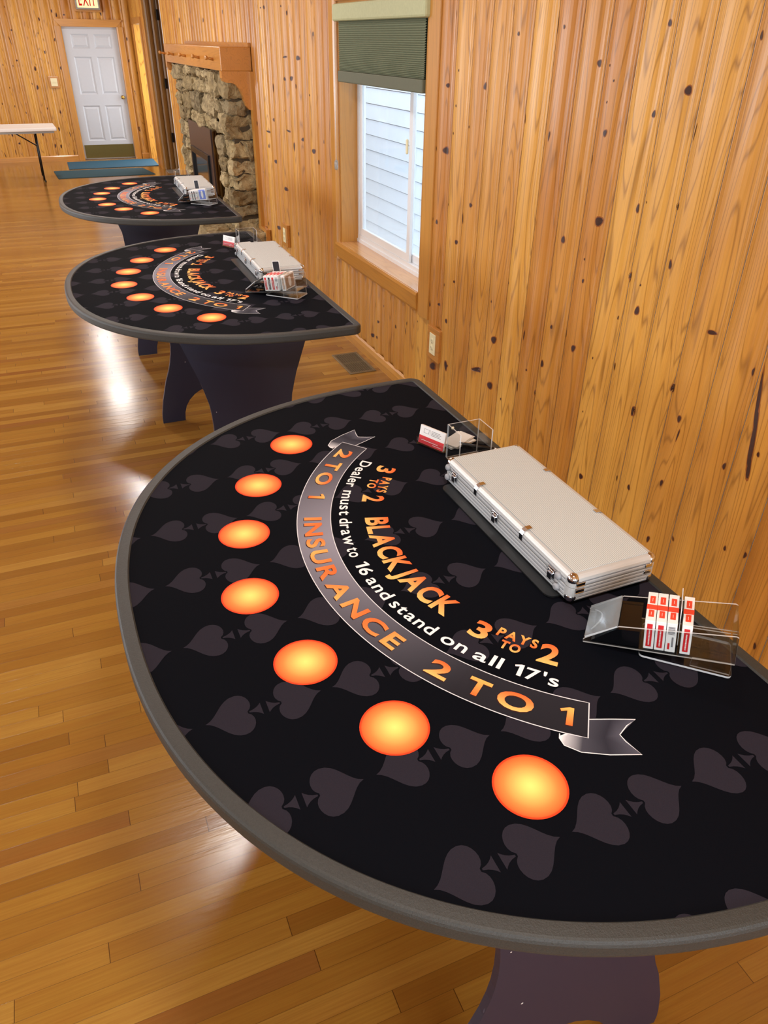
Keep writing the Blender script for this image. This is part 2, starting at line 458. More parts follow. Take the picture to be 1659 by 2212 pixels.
KR=[(3.637,2.002,0.0097,0.0141),(3.678,1.717,0.0115,0.0068),(3.772,1.726,0.0072,0.0041),(3.563,1.638,0.0066,0.0041),(3.421,1.561,0.0063,0.004),(3.576,1.52,0.0068,0.0042),(3.754,1.434,0.0123,0.0074),(3.67,1.434,0.0226,0.0122),(3.556,1.783,0.0064,0.0039),(3.33,1.729,0.0185,0.0104),(3.058,1.925,0.0082,0.0055),(3.273,1.637,0.0058,0.0038),(2.947,1.632,0.0074,0.0133),(2.739,1.946,0.0069,0.005),(2.528,1.837,0.0118,0.0082),(2.79,1.956,0.0071,0.0204),(2.753,1.586,0.0067,0.0128),(3.593,1.193,0.0072,0.0046),(3.363,1.228,0.0107,0.0072),(3.426,1.157,0.01,0.0169),(3.758,1.093,0.013,0.0081),(3.705,1.088,0.0127,0.008),(3.506,1.025,0.0117,0.0078),(3.505,0.824,0.0073,0.0049),(3.585,0.788,0.0075,0.0051),(3.738,0.64,0.0136,0.009),(3.668,0.658,0.0079,0.0053),(3.54,0.604,0.0126,0.0088),(3.685,0.29,0.0264,0.0161),(3.524,0.353,0.0117,0.021),(3.184,0.452,0.0492,0.009),(3.079,0.84,0.006,0.0045),(3.038,0.662,0.019,0.013),(3.036,0.423,0.0196,0.0138),(2.904,0.405,0.0059,0.0049),(2.774,0.522,0.0081,0.0173),(2.766,0.776,0.0077,0.0162),(2.643,0.537,0.0159,0.0123),(2.57,1.231,0.0136,0.01),(2.569,0.874,0.0076,0.0066),(2.475,0.871,0.0137,0.0108),(2.598,0.699,0.0151,0.0117),(2.402,0.836,0.0133,0.0107),(2.477,1.535,0.0122,0.0089),(2.409,1.628,0.0115,0.0084),(2.381,1.335,0.0176,0.0125),(2.202,1.952,0.0094,0.0071),(2.055,1.777,0.013,0.0097),(2.2,1.702,0.0099,0.0077),(1.983,1.668,0.0045,0.0175),(2.193,1.411,0.0121,0.0109),(1.998,1.451,0.0092,0.0079),(2.156,1.187,0.0158,0.0123),(2.077,1.087,0.012,0.0116),(2.191,1.025,0.006,0.0057),(2.144,0.852,0.0114,0.01),(2.27,0.841,0.0039,0.0037),(1.959,1.277,0.0107,0.0106),(1.837,0.882,0.0136,0.0123),(2.004,0.723,0.0157,0.0136),(1.541,1.052,0.0083,0.0099),(1.729,1.116,0.0193,0.0052),(1.807,1.919,0.0082,0.008),(2.945,0.963,0.0055,0.0042),(3.289,0.617,0.0068,0.005),(2.083,1.177,0.0032,0.0032),(2.414,1.191,0.004,0.0035),(2.405,1.11,0.0067,0.0059),(2.437,1.833,0.0035,0.0029),(2.406,1.789,0.0035,0.0029),(2.423,1.723,0.0036,0.003),(2.721,0.624,0.0052,0.0044),(2.133,1.443,0.0032,0.003),(2.275,0.607,0.0032,0.0031),(1.762,0.8,0.0103,0.0096),(1.546,0.719,0.009,0.0093),(2.021,0.421,0.0089,0.0085),(1.926,0.434,0.0084,0.0083),(1.77,0.539,0.0086,0.0099),(2.226,0.322,0.0103,0.0092),(1.768,0.29,0.009,0.0106),(1.662,0.358,0.0169,0.0051),(1.433,0.466,0.0059,0.0071),(1.363,0.481,0.0082,0.0094),(1.423,0.827,0.0054,0.0063),(1.225,0.195,0.0078,0.0099),(2.381,0.227,0.0036,0.0035),(1.752,0.742,0.0037,0.0173),(6.954,2.108,0.03,0.0086),(7.084,2.108,0.0098,0.0031),(7.164,2.12,0.015,0.012),(6.463,2.103,0.0139,0.0048),(6.321,2.058,0.0294,0.0102),(6.988,1.872,0.0147,0.0123),(6.447,1.78,0.0369,0.0045),(6.113,1.78,0.0285,0.0105),(6.292,1.644,0.0303,0.0111),(6.17,1.598,0.0294,0.011),(6.462,1.634,0.0275,0.0089),(6.796,1.558,0.0159,0.0227),(5.769,1.928,0.0104,0.0103),(6.023,1.912,0.0236,0.0079),(5.827,1.558,0.0122,0.005),(6.042,1.461,0.0131,0.0052),(6.569,1.407,0.0152,0.0057),(7.451,1.249,0.0422,0.0139),(6.897,1.317,0.0317,0.01),(7.083,1.211,0.0458,0.0055),(6.447,1.274,0.0387,0.005),(6.093,1.245,0.0257,0.0092),(5.798,1.197,0.0275,0.0114),(5.676,1.138,0.0267,0.0114),(6.292,1.177,0.0144,0.023),(6.907,0.993,0.0326,0.0107),(6.505,1.1,0.0092,0.0036),(7.383,0.846,0.0117,0.0042),(6.605,0.817,0.0307,0.0107),(6.362,0.641,0.0154,0.0064),(5.687,0.788,0.0114,0.013),(6.927,0.441,0.0343,0.0119),(7.004,1.654,0.015,0.0129),(6.51,1.952,0.0086,0.003),(5.558,2.017,0.0064,0.0026),(7.464,1.019,0.0118,0.0041),(7.168,0.866,0.0111,0.0041),(4.936,0.278,0.0076,0.0104),(4.46,0.42,0.0134,0.0069),(4.562,0.402,0.0066,0.0095),(4.508,0.304,0.0138,0.0071),(4.642,0.166,0.0216,0.0102),(4.523,0.192,0.0141,0.0073),(4.214,0.362,0.0143,0.0086),(4.041,0.437,0.0055,0.0087),(3.74,0.643,0.0053,0.0139),(3.665,0.658,0.0097,0.0057),(3.895,0.494,0.0057,0.0037),(3.539,0.605,0.0107,0.0072),(3.519,0.351,0.011,0.0076),(3.681,0.289,0.015,0.0084),(3.817,0.175,0.0109,0.0065),(4.056,0.384,0.0061,0.0156)]
KF=[(-1.262,2.242,0.0148,0.0173),(-1.479,2.127,0.0147,0.0174),(-1.296,1.842,0.015,0.0179),(-1.191,1.829,0.0151,0.0179),(-1.492,1.661,0.015,0.018),(-1.694,1.424,0.0221,0.0249),(-1.719,1.148,0.0223,0.0254),(-2.155,1.146,0.0078,0.0111),(-2.14,0.87,0.0079,0.0113),(-1.952,1.54,0.0201,0.0093),(-1.989,1.827,0.0076,0.0422),(-1.963,2.283,0.0075,0.0101),(-0.125,1.866,0.016,0.0184),(-0.009,1.717,0.0187,0.0239),(-0.143,1.544,0.0162,0.0188),(-0.02,1.362,0.0164,0.0192),(-0.227,1.037,0.019,0.025),(-0.042,1.514,0.0051,0.0068),(-0.119,1.076,0.0087,0.0117),(-1.286,1.434,0.0153,0.0185),(-2.029,1.462,0.0077,0.0108),(-2.179,1.478,0.0077,0.0108),(-1.08,2.195,0.0205,0.0091),(-1.199,2.188,0.0172,0.0223),(-0.491,2.217,0.0154,0.0177),(-1.627,0.829,0.0081,0.0115),(-1.933,1.967,0.0198,0.009),(-1.538,1.931,0.0078,0.0106),(-1.791,1.201,0.0079,0.0111),(-2.14,0.869,0.0088,0.0126),(-1.983,0.77,0.0089,0.0127),(-1.629,0.828,0.009,0.0128),(-1.431,0.773,0.0174,0.0215),(-1.505,0.507,0.0175,0.0219),(-1.787,0.432,0.0173,0.0219),(-1.622,0.243,0.0176,0.0223),(-1.528,0.235,0.0177,0.0224),(-1.341,0.418,0.0084,0.0301),(-2.283,0.436,0.0168,0.0216),(-2.335,0.443,0.0088,0.0129),(-2.47,0.122,0.008,0.03),(-2.29,0.161,0.0081,0.03),(-2.199,0.299,0.0233,0.0114),(-1.331,0.12,0.0085,0.0308),(-0.138,0.479,0.0217,0.0291),(-0.001,0.494,0.0219,0.0292),(-2.328,0.91,0.0087,0.0125)]

rk = random.Random(3)
KRX = KR + [(1.478, .99, .011, .07), (1.452, .86, .012, .075), (1.437, .77, .009, .03)] + [(rk.uniform(-3.4, 1.4), rk.uniform(.1, 2.9), rk.uniform(.005, .011), rk.uniform(.007, .014)) for _ in range(110)] \
         + [(rk.uniform(1.4, 12.3), rk.uniform(2.2, 2.9), rk.uniform(.006, .012), rk.uniform(.008, .015)) for _ in range(50)] \
         + [(rk.uniform(5.5, 7.4), rk.uniform(.1, 1.9), rk.uniform(.005, .009), rk.uniform(.008, .015)) for _ in range(12)] \
         + [(rk.uniform(10.7, 12.3), rk.uniform(.1, 2.2), rk.uniform(.006, .01), rk.uniform(.01, .02)) for _ in range(16)] \
         + [(rk.uniform(7.5, 12.3), rk.uniform(1.9, 2.5), rk.uniform(.006, .012), rk.uniform(.01, .022)) for _ in range(26)]
WIN = (3.90, 5.25, 0.665, 2.10)
OPA = (12.42, 14.15, 0.0, 2.6)
OPB = (14.62, 15.62, 0.0, 2.08)
board_wall('wall_right', lambda s, o, z: (-o, s, z), -3.5, 15.76, 0.0, HC, 2.65 - 20 * PITCH, [WIN, OPA, OPB], KRX, 11, rev=True)
KFX = KF + [(rk.uniform(-6.8, -2.7), rk.uniform(.1, 2.9), rk.uniform(.012, .02), rk.uniform(.014, .024)) for _ in range(60)]
board_wall('wall_far', lambda s, o, z: (s, 15.76 - o, z), -7.0, 0.0, 0.0, HC, -0.14, [(-1.165, -0.27, 0.0, 2.035)], KFX, 12)
wl = MB()
wl.box(-7.1, -7.0, -3.5, 15.9, 0, HC); wl.build('wall_left', PALE, kind='structure')
wb = MB(); wb.box(-7.0, 0.12, -3.6, -3.5, 0, HC); wb.build('wall_back', PALE, kind='structure')
# outer skin that closes the wall behind the boards
ws = MB(); WO = (WIN[0] - .01, WIN[1] + .01, WIN[2] - .03, WIN[3] + .01)
for (y0, y1, z0, z1) in ((-3.5, WO[0], 0, HC), (WO[0], WO[1], 0, WO[2]), (WO[0], WO[1], WO[3], HC), (WO[1], 8.15, 0, HC), (8.15, 9.8, 1.12, HC), (9.8, OPA[0] - .03, 0, HC),
                         (OPA[0] - .03, OPA[1] + .03, 2.72, HC), (OPA[1] + .03, OPB[0] - .003, 0, HC), (OPB[0] - .003, OPB[1] + .003, OPB[3] + .003, HC), (OPB[1] + .003, 15.9, 0, HC)):
    ws.box(0.008, 0.17, y0, y1, z0, z1)
ws.build('wall_outer', SIDING, kind='structure')
wf = MB(); wf.box(-7.0, 0.0, 15.82, 15.9, 0, HC); wf.build('wall_far_backing', CEIL, kind='structure')

# baseboards
b = MB(); b.prism([(-0.012, 0.0), (-0.034, 0.0), (-0.034, 0.05), (-0.026, 0.075), (-0.014, 0.085), (-0.012, 0.085)], -3.5, 7.22, 'xz', 0)
b.build('baseboard_right', PINE_Y, kind='structure')
b = MB()
for x0, x1 in ((-7.0, -1.27), (-0.15, -0.0)):
    b.prism([(15.748, 0), (15.73, 0), (15.73, 0.07), (15.74, 0.085), (15.748, 0.085)], x0, x1, 'yz', 0)
b.build('baseboard_far', PINE_X, kind='structure')

# ---- window on the right wall
def casing_poly(w):  # profile across the width: rounded face
    return [(0, 0), (0, 0.014), (0.006, 0.02), (w - 0.012, 0.024), (w, 0.016), (w, 0)]
wn = bpy.data.objects.new('window_1', None); C.objects.link(wn); wn['kind'] = 'structure'
y0, y1, z0, z1 = WIN
cw = 0.115
def cas_vert(name, ya, yb, za, zb, inner_hi):
    m = MB()
    pr = [(0, 0.0), (0.0, 0.017), (0.006, 0.022), (0.75, 0.026), (0.93, 0.02), (1.0, 0.012), (1.0, 0.0)]
    poly = []
    for t, d in pr:
        tt = t if t in (0, 1.0) else (t if t > 0.01 else t)
        yy = ya + (yb - ya) * tt
        poly.append((-0.004 - d, yy))
    m.prism([(a, b_) for a, b_ in poly], za, zb, 'xy', 0); m.build(name, PINE_LINE, wn)
cas_vert('side_casing', y0 - cw - 0.03, y0 + 0.002, z0 - 0.12, z1 + 0.11, True)
cas_vert('side_casing', y1 + cw - 0.0, y1 - 0.002, z0 - 0.12, z1 + 0.11, True)
m = MB(); m.prism([(-0.004, z0 - 0.118), (-0.018, z0 - 0.118), (-0.028, z0 - 0.10), (-0.034, z0 - 0.02), (-0.028, z0 - 0.003), (-0.004, z0 - 0.001)], y0 + 0.002, y1 + 0.05, 'xz')
m.build('bottom_casing', PINE_Y, wn)
m = MB(); m.prism([(-0.004, z1), (-0.024, z1), (-0.024, z1 + 0.1), (-0.004, z1 + 0.11)], y0, y1, 'xz'); m.build('head_casing', PINE_Y, wn)
m = MB(); m.box(-0.02, 0.125, y0 + 0.001, y1 - 0.001, z0 - 0.02, z0); m.build('window_sill', SILLW, wn)
for ya, yb in ((y0 - 0.0, y0 + 0.016), (y1 - 0.016, y1)):
    m = MB(); m.box(-0.004, 0.125, ya, yb, z0, z1); m.build('jamb_board', PINE_LINE, wn)
m = MB(); m.box(-0.004, 0.125, y0 + .016, y1 - .016, z1 - 0.016, z1); m.build('head_jamb', PINE_Y, wn)
# vinyl frame and two sliding sashes
m = MB(); f0 = 0.045
m.box(0.118, 0.17, y0, y1, z0, z0 + 0.05); m.box(0.118, 0.17, y0, y1, z1 - 0.05, z1)
m.box(0.1185, 0.1695, y0, y0 + f0, z0 + .05, z1 - .05); m.box(0.1185, 0.1695, y1 - f0, y1, z0 + .05, z1 - .05)
m.box(0.112, 0.12, y0, y1, z0, z0 + 0.022); pass
m.build('vinyl_frame', VINYL, wn)
def sash(xa, xb, ya, yb, wl_, wr_):
    m = MB(); zb, zt = z0 + 0.05, z1 - 0.05
    m.box(xa, xb, ya, yb, zb, zb + 0.05, bev=.003); m.box(xa, xb, ya, yb, zt - 0.04, zt)
    m.box(xa + .0006, xb - .0006, ya + .0006, ya + wl_, zb + .003, zt - .001, bev=.002); m.box(xa + .0006, xb - .0006, yb - wr_, yb - .0006, zb + .003, zt - .001, bev=.002)
    s = m.build('sash_frame', VINYL, wn)
    g = MB(); g.box((xa + xb) / 2 - .002, (xa + xb) / 2 + .002, ya + wl_, yb - wr_, zb + 0.05, zt - 0.04); g.build('glass_pane', GLASS, s)
    return s
s1 = sash(0.122, 0.142, 4.35, y1 - f0, 0.045, 0.05)
s2 = sash(0.146, 0.166, y0 + f0, 4.43, 0.04, 0.045)
m = MB(); m.box(0.108, 0.122, 4.395, 4.415, 1.33, 1.41, bev=.006); m.build('sash_latch', IVORY, s1)
# cellular blind
bl = thing('window_blind', 'sage green pleated blind pulled a third of the way down the window', 'window blind', (-0.02, 4.55, 1.67))
m = MB()
m.box(-0.038, 0.012, -0.69, 0.655, 0.322, 0.412, bev=.012); m.build('head_rail', RAILM, bl, label='cream head rail')
m = MB(); N = 27; za, zb = 0.062, 0.322; hs = []
for i in range(2 * N + 1):
    t = i / (2 * N); z = za + (zb - za) * (t ** 1.15)
    hs.append((-0.009 if i % 2 else 0.0, z))
vs = []; fs = []
for side in (1, -1):
    b0 = len(vs)
    for (x, z) in hs:
        xx = x if side == 1 else 0.014 - x
        vs += [(xx, -0.64, z), (xx, 0.625, z)]
    for i in range(2 * N): fs.append((b0 + 2 * i, b0 + 2 * i + 1, b0 + 2 * i + 3, b0 + 2 * i + 2))
m.add(vs, fs, 0); m.build('pleated_fabric', BLIND, bl)
m = MB(); m.box(-0.016, 0.02, -0.64, 0.625, 0.0, 0.062, bev=.006); m.build('bottom_rail', plain('olive_rail_fabric', (94, 96, 76), 0.7), bl)
m = MB(); m.tube([(-0.03, 0.632, 0.34), (-0.034, 0.634, 0.0), (-0.034, 0.634, -0.47)], 0.0014, 6); cd = m.build('pull_cord', WHITE, bl)
m = MB(); m.lathe([(0.003, 0.035), (0.011, 0.028), (0.013, 0.016), (0.013, -0.016), (0.010, -0.026), (0.003, -0.03)], Matrix.Translation((-0.034, 0.634, -0.49)), 12); m.build('cord_tassel', ACRF, cd)
# neighbouring wall seen through the glass and the ground outside
m = MB()
for k in range(24):
    zz = 0.055 + k * 0.1415 - 0.4
    m.prism([(1.315, zz + .006), (1.290, zz + .006), (1.298, zz + 0.1415), (1.315, zz + 0.1415)], 0.5, 12.2, 'xz')
m.box(1.316, 1.34, .5, 12.2, -.4, 3.0, 1); m.build('wall_outside', [SIDING, plain('siding_joint_shadow_gap', (120, 128, 146), 0.9)], kind='structure')
m = MB(); m.box(0.17, 14, -3.5, 30, -0.45, -0.4); m.build('ground', GROUND, kind='structure')

# ---- entrance recess on the right wall
m = MB(); m.box(-0.012, 0.17, OPA[0] - 0.03, OPA[0], 0.0, 2.6); m.build('trim_1', VINYL, kind='structure')
m = MB()
m.box(-0.014, 0.17, OPA[1], OPA[1] + 0.03, 0, 2.6, 0); m.build('trim_2', PINE_LINE, kind='structure')
m = MB(); m.box(-0.014, 0.17, OPA[0], OPA[1], 2.6, 2.62); m.build('trim_3', PINE_Y, kind='structure')
# pine faced entrance door standing open against the far side of the recess
dr = bpy.data.objects.new('door_2', None); C.objects.link(dr); dr['kind'] = 'structure'
m = MB(); xs = [0.0, 0.065, 0.072, 0.14, 0.147, 0.215, 0.222, 0.30, 0.307, 0.39, 0.397, 0.48]
rr = random.Random(5)
m.box(0.005, 1.1, 14.085, 14.12, 0.01, 2.58, 0, 0.3)
for a in range(12):
    x = 0.0 + a * 0.09
    poly = [(x + 0.002, 14.085), (x + 0.006, 14.07), (x + 0.03, 14.06), (x + 0.06, 14.06), (x + 0.084, 14.07), (x + 0.088, 14.085)]
    m.prism(poly, 0.01, 2.58, 'xy', 0, bid=rr.random())
m.build('door_leaf', DARKPINE, dr)
m = MB()
for zz in (0.42, 1.2, 2.12): m.box(0.175, 0.215, 14.03, 14.06, zz, zz + 0.14, 0, bev=.003)
m.build('hinge', BLACKM, dr)
m = MB(); m.box(0.185, 0.20, 14.04, 14.06, 1.68, 2.58); m.build('closer_rod', SIGNGREY, dr)
m = MB(); m.box(0.17, 2.6, 12.38, 12.42, -0.4, 2.7); m.build('wall_entry_near', CEIL, kind='structure')
m = MB(); m.box(1.1, 1.2, 12.42, 14.6, -0.4, 2.7); m.build('wall_entry_side', CEIL, kind='structure')
m = MB(); m.box(0.0, 1.1, 12.42, 14.2, 2.62, 2.7); m.build('ceiling_entry', CEIL, kind='structure')
m = MB(); m.box(0.01, 0.5, 13.72, 14.02, 0.0, 0.012); m.build('threshold', SIGNGREY, kind='structure')
# side entrance with daylight, its casing and jambs
m = MB(); y0b, y1b = OPB[0], OPB[1]
m.box(-0.03, -0.004, y0b - 0.10, y0b, 0, 2.17); m.build('trim_4', PINE_LINE, kind='structure')
m = MB(); m.box(-0.03, -0.004, y1b, y1b + 0.10, 0, 2.17); m.build('trim_5', PINE_LINE, kind='structure')
m = MB(); m.box(-0.03, -0.004, y0b, y1b, 2.08, 2.17); m.build('trim_6', PINE_Y, kind='structure')
m = MB(); m.box(-0.004, 0.30, y1b - 0.03, y1b, 0, 2.08, 0, 0.2); m.box(-0.004, 0.30, y0b, y0b + 0.02, 0, 2.08, 0, 0.6); m.build('trim_7', PINE, kind='structure')

# ---- white six panel door in the far wall
d = bpy.data.objects.new('door_1', None); C.objects.link(d); d['kind'] = 'structure'; d.location = (-1.165, 15.76, 0)
w, h = 0.895, 2.035
m = MB(); xs_ = [0.125, 0.415, 0.495, 0.785]; rows = [(0.30, 0.86), (1.03, 1.60), (1.72, 1.93)]
# stiles and rails around recessed panels
m.box(0.004, xs_[0], 0.035, 0.075, 0.012, h - .004); m.box(xs_[3], w - 0.004, 0.035, 0.075, 0.012, h - .004); m.box(xs_[1], xs_[2], 0.035, 0.075, 0.012, h - .004)
zz = [0.012] + [v for r in rows for v in r] + [h - .004]
for i in range(0, len(zz), 2):
    for a_, b_ in ((xs_[0], xs_[1]), (xs_[2], xs_[3])): m.box(a_, b_, 0.035, 0.075, zz[i], zz[i + 1])
m.build('door_leaf', WHITEP, d)
for (za_, zb_) in rows:
    for a_, b_ in ((xs_[0], xs_[1]), (xs_[2], xs_[3])):
        m = MB(); q = 0.022; r_ = 0.05
        ring = [(a_, 0.0355, za_), (b_, 0.0355, za_), (b_, 0.0355, zb_), (a_, 0.0355, zb_)]
        r2 = [(a_ + q, 0.052, za_ + q), (b_ - q, 0.052, za_ + q), (b_ - q, 0.052, zb_ - q), (a_ + q, 0.052, zb_ - q)]
        r3 = [(a_ + r_, 0.040, za_ + r_), (b_ - r_, 0.040, za_ + r_), (b_ - r_, 0.040, zb_ - r_), (a_ + r_, 0.040, zb_ - r_)]
        fs = []
        for o_ in (0, 4):
            for i in range(4): fs.append((o_ + i, o_ + (i + 1) % 4, o_ + 4 + (i + 1) % 4, o_ + 4 + i))
        fs.append((8, 9, 10, 11)); m.add(ring + r2 + r3, fs); m.build('door_panel', WHITEP, d)
m = MB(); m.box(0.03, w - 0.012, 0.028, 0.036, 0.02, 0.235); m.build('kick_plate', KICK, d)
m = MB(); m.box(0.005, w - 0.005, 0.024, 0.036, 0.004, 0.02); m.build('door_sweep', SIGNGREY, d)
rx = Matrix.Translation((w - 0.07, 0.035, 0.985)) @ Matrix.Rotation(PI / 2, 4, 'X')
m = MB(); m.lathe([(0.030, 0), (0.030, 0.006), (0.012, 0.010), (0.011, 0.03), (0.024, 0.038), (0.030, 0.052), (0.026, 0.064), (0.010, 0.070)], rx, 20); m.build('door_handle', BRASS, d)
for (xa, xb) in ((-0.105, 0.002), (w - 0.002, w + 0.105)):
    m = MB(); m.prism([(xa, -0.004), (xa, -0.022), (xa + 0.02, -0.03), (xb - 0.02, -0.03), (xb, -0.022), (xb, -0.004)], 0, h + 0.002, 'xy'); m.build('side_casing', PINE_LINE, d)
m = MB(); m.prism([(-0.105, h + 0.105), (w + 0.105, h + 0.105), (w + .002, h), (-.002, h)], -0.031, -0.004, 'xz'); m.build('head_casing', PINE_X, d)
m = MB(); m.box(-0.002, 0.004, -0.004, 0.06, 0, h); m.box(w - 0.004, w + 0.002, -0.004, 0.06, 0, h); m.box(0, w, -0.004, 0.06, h - 0.004, h + 0.002); m.build('jamb_board', PINE_LINE, d)
m = MB(); m.box(-0.02, w + .02, 0.08, 0.1, 0, h + .05); m.build('backing', GAP, d)
m = MB(); m.box(0.17, 1.1, 12.42, 14.2, -0.1, 0.0); m.build('floor_entry', FLOOR, kind='structure')

# ------------------------------------------------------------------ fireplace
FY0, FY1 = 7.52, 10.35
fp = thing('fireplace', 'stone fireplace with a pine mantel and a brown metal front, against the pine wall', 'fireplace', (0, 8.9, 0))
def F(y): return y - 8.9
rs = random.Random(21)
def stone(mb, x0, x1, y0, y1, z0, z1, bid, rough=0.02):
    bm = bmesh.new(); bmesh.ops.create_cube(bm, size=1.0)
    bmesh.ops.subdivide_edges(bm, edges=list(bm.edges), cuts=7, use_grid_fill=True)
    c = Vector(((x0 + x1) / 2, (y0 + y1) / 2, (z0 + z1) / 2)); d = Vector((x1 - x0, y1 - y0, z1 - z0)); sd = rs.random() * 50
    sk = [rs.uniform(-.12, .12) for _ in range(4)]
    for v in bm.verts:
        p = v.co.copy(); q = p * 2
        r = max(abs(q.x), abs(q.y), abs(q.z)); ln = (abs(q.x) ** 9 + abs(q.y) ** 9 + abs(q.z) ** 9) ** (1 / 9)
        p = p * (r / ln if ln else 1)
        p.y += sk[0] * p.z * 0.6; p.z += sk[1] * p.y * 0.6
        w = Vector((c.x + p.x * d.x, c.y + p.y * d.y, c.z + p.z * d.z))
        nn = noise.noise_vector(w * 9 + Vector((sd, 0, 0))) * rough * 1.5 + noise.noise_vector(w * 24) * rough * 0.9
        n3 = noise.cell_vector(w * 13) * rough * 0.9
        v.co = w + nn + n3 - Vector((rough * .25, rough * .25, rough * .25))
    mb.bm(bm, 0, bid)
def stones(mb, x0, x1, y0, y1, z0, z1, hmin=.10, hmax=.22, wmin=.16, wmax=.34):
    z = z0
    while z < z1 - 0.03:
        h = min(rs.uniform(hmin, hmax), z1 - z)
        if z1 - z - h < 0.06: h = z1 - z
        y = y0
        while y < y1 - 0.03:
            w_ = min(rs.uniform(wmin, wmax), y1 - y)
            if y1 - y - w_ < 0.09: w_ = y1 - y
            dx = rs.uniform(-0.03, 0.02)
            stone(mb, x0 + dx, x1, F(y + 0.005), F(y + w_ - 0.005), z + 0.004, z + h - 0.004, rs.random())
            y += w_
        z += h
m = MB()
stones(m, -0.25, 0.02, FY0 + .05, 8.12, 0.30, 1.64)
stones(m, -0.25, 0.02, 9.80, FY1, 0.30, 1.64)
stones(m, -0.25, 0.02, 8.12, 9.80, 1.10, 1.64, .12, .2, .18, .4)
m.box(-0.20, 0.0, F(FY0 + .08), F(8.10), 0.30, 1.62, 1); m.box(-0.20, 0.0, F(9.82), F(FY1 - .03), 0.30, 1.62, 1); m.box(-0.20, 0.0, F(8.10), F(9.82), 1.13, 1.62, 1)
m.build('stone_surround', [STONE, MORTAR], fp)
m = MB()
y = 7.28
while y < 10.5:
    w_ = rs.uniform(.28, .5)
    for (xa, xb) in ((-0.56, -0.30), (-0.30, 0.0)):
        stone(m, xa, xb - .006, F(y), F(min(y + w_, 10.6) - .006), 0.17, 0.315, rs.random(), 0.012)
    y += w_
stones(m, -0.53, -0.1, 7.30, 10.55, 0.0, 0.19, .09, .12, .2, .4)
m.build('hearth', [STONE], fp)
m = MB(); m.box(-0.05, -0.012, F(7.235), F(7.265), 0.0, 0.36); m.box(-0.045, -0.012, F(7.265), F(7.55), 0.325, 0.36); m.build('hearth_trim', MANTEL, fp)
m = MB(); m.box(-0.045, -0.012, F(7.44), F(7.52), 0.36, 1.65); m.build('side_trim', PINE_LINE, fp)
m = MB(); m.box(-0.285, -0.012, F(7.50), F(10.62), 1.652, 1.835, bev=.006); mt = m.build('mantel_shelf', MANTEL, fp)
m = MB(); m.box(-0.035, -0.012, F(7.50), F(10.62), 1.835, 1.865); m.build('back_rail', MANTEL, mt)
for yy in (7.81, 8.46, 9.2, 9.95, 10.58):
    mm = Matrix.Translation((-0.283, F(yy), 1.735)) @ Matrix.Rotation(math.radians(-80), 4, 'Y')
    m = MB(); m.lathe([(0.012, 0), (0.012, 0.035), (0.009, 0.045), (0.017, 0.058), (0.019, 0.068), (0.012, 0.076)], mm, 14); m.build('peg', MANTEL, mt)
pr = [(-0.012, 1.652), (-0.285, 1.652), (-0.285, 1.60), (-0.272, 1.575), (-0.25, 1.565), (-0.20, 1.563), (-0.165, 1.548), (-0.135, 1.515), (-0.115, 1.475), (-0.10, 1.42), (-0.085, 1.38), (-0.06, 1.352), (-0.03, 1.345), (-0.012, 1.352)]
for ya in (7.50, 10.53):
    m = MB(); m.prism(pr, F(ya), F(ya + .09), 'xz'); m.build('corbel', MANTEL, fp)
m = MB()
m.box(-0.02, 0.35, F(8.10), F(9.82), 0.30, 0.31); m.box(0.33, 0.35, F(8.10), F(9.82), 0.3, 1.13); m.box(-0.19, 0.35, F(8.09), F(8.12), .3, 1.13); m.box(-0.19, 0.35, F(9.8), F(9.83), .3, 1.13); m.box(-0.19, .35, F(8.1), F(9.82), 1.11, 1.13)
m.build('firebox', DARKPL, fp)
m = MB(); ya, yb = 8.42, 9.66
m.box(-0.262, -0.245, F(ya), F(yb), 0.84, 1.115); m.box(-0.262, -0.245, F(ya), F(ya + .16), 0.32, 0.84); m.box(-0.262, -0.245, F(yb - .12), F(yb), 0.32, 0.84)
pn = m.build('metal_front', BROWNM, fp)
m = MB()
def fr(mb, x0, x1, a, b_, c, d_, t): mb.box(x0, x1, a, b_, d_ - t, d_, bev=.004); mb.box(x0, x1, a, a + t, c, d_ - t, bev=.004); mb.box(x0, x1, b_ - t, b_, c, d_ - t, bev=.004)
fr(m, -0.285, -0.258, F(ya + .15), F(yb - .11), 0.33, 0.86, 0.06); m.build('door_frame', BLACKM, pn)
m = MB(); m.box(-0.262, -0.256, F(ya + .2), F(yb - .16), 0.33, 0.80)
s = NT('dark_fire_glass'); s.pr(L4((22, 20, 20)), 0.04, 0, 0.9, coat=1.0); m.build('door_glass', s.m, pn)

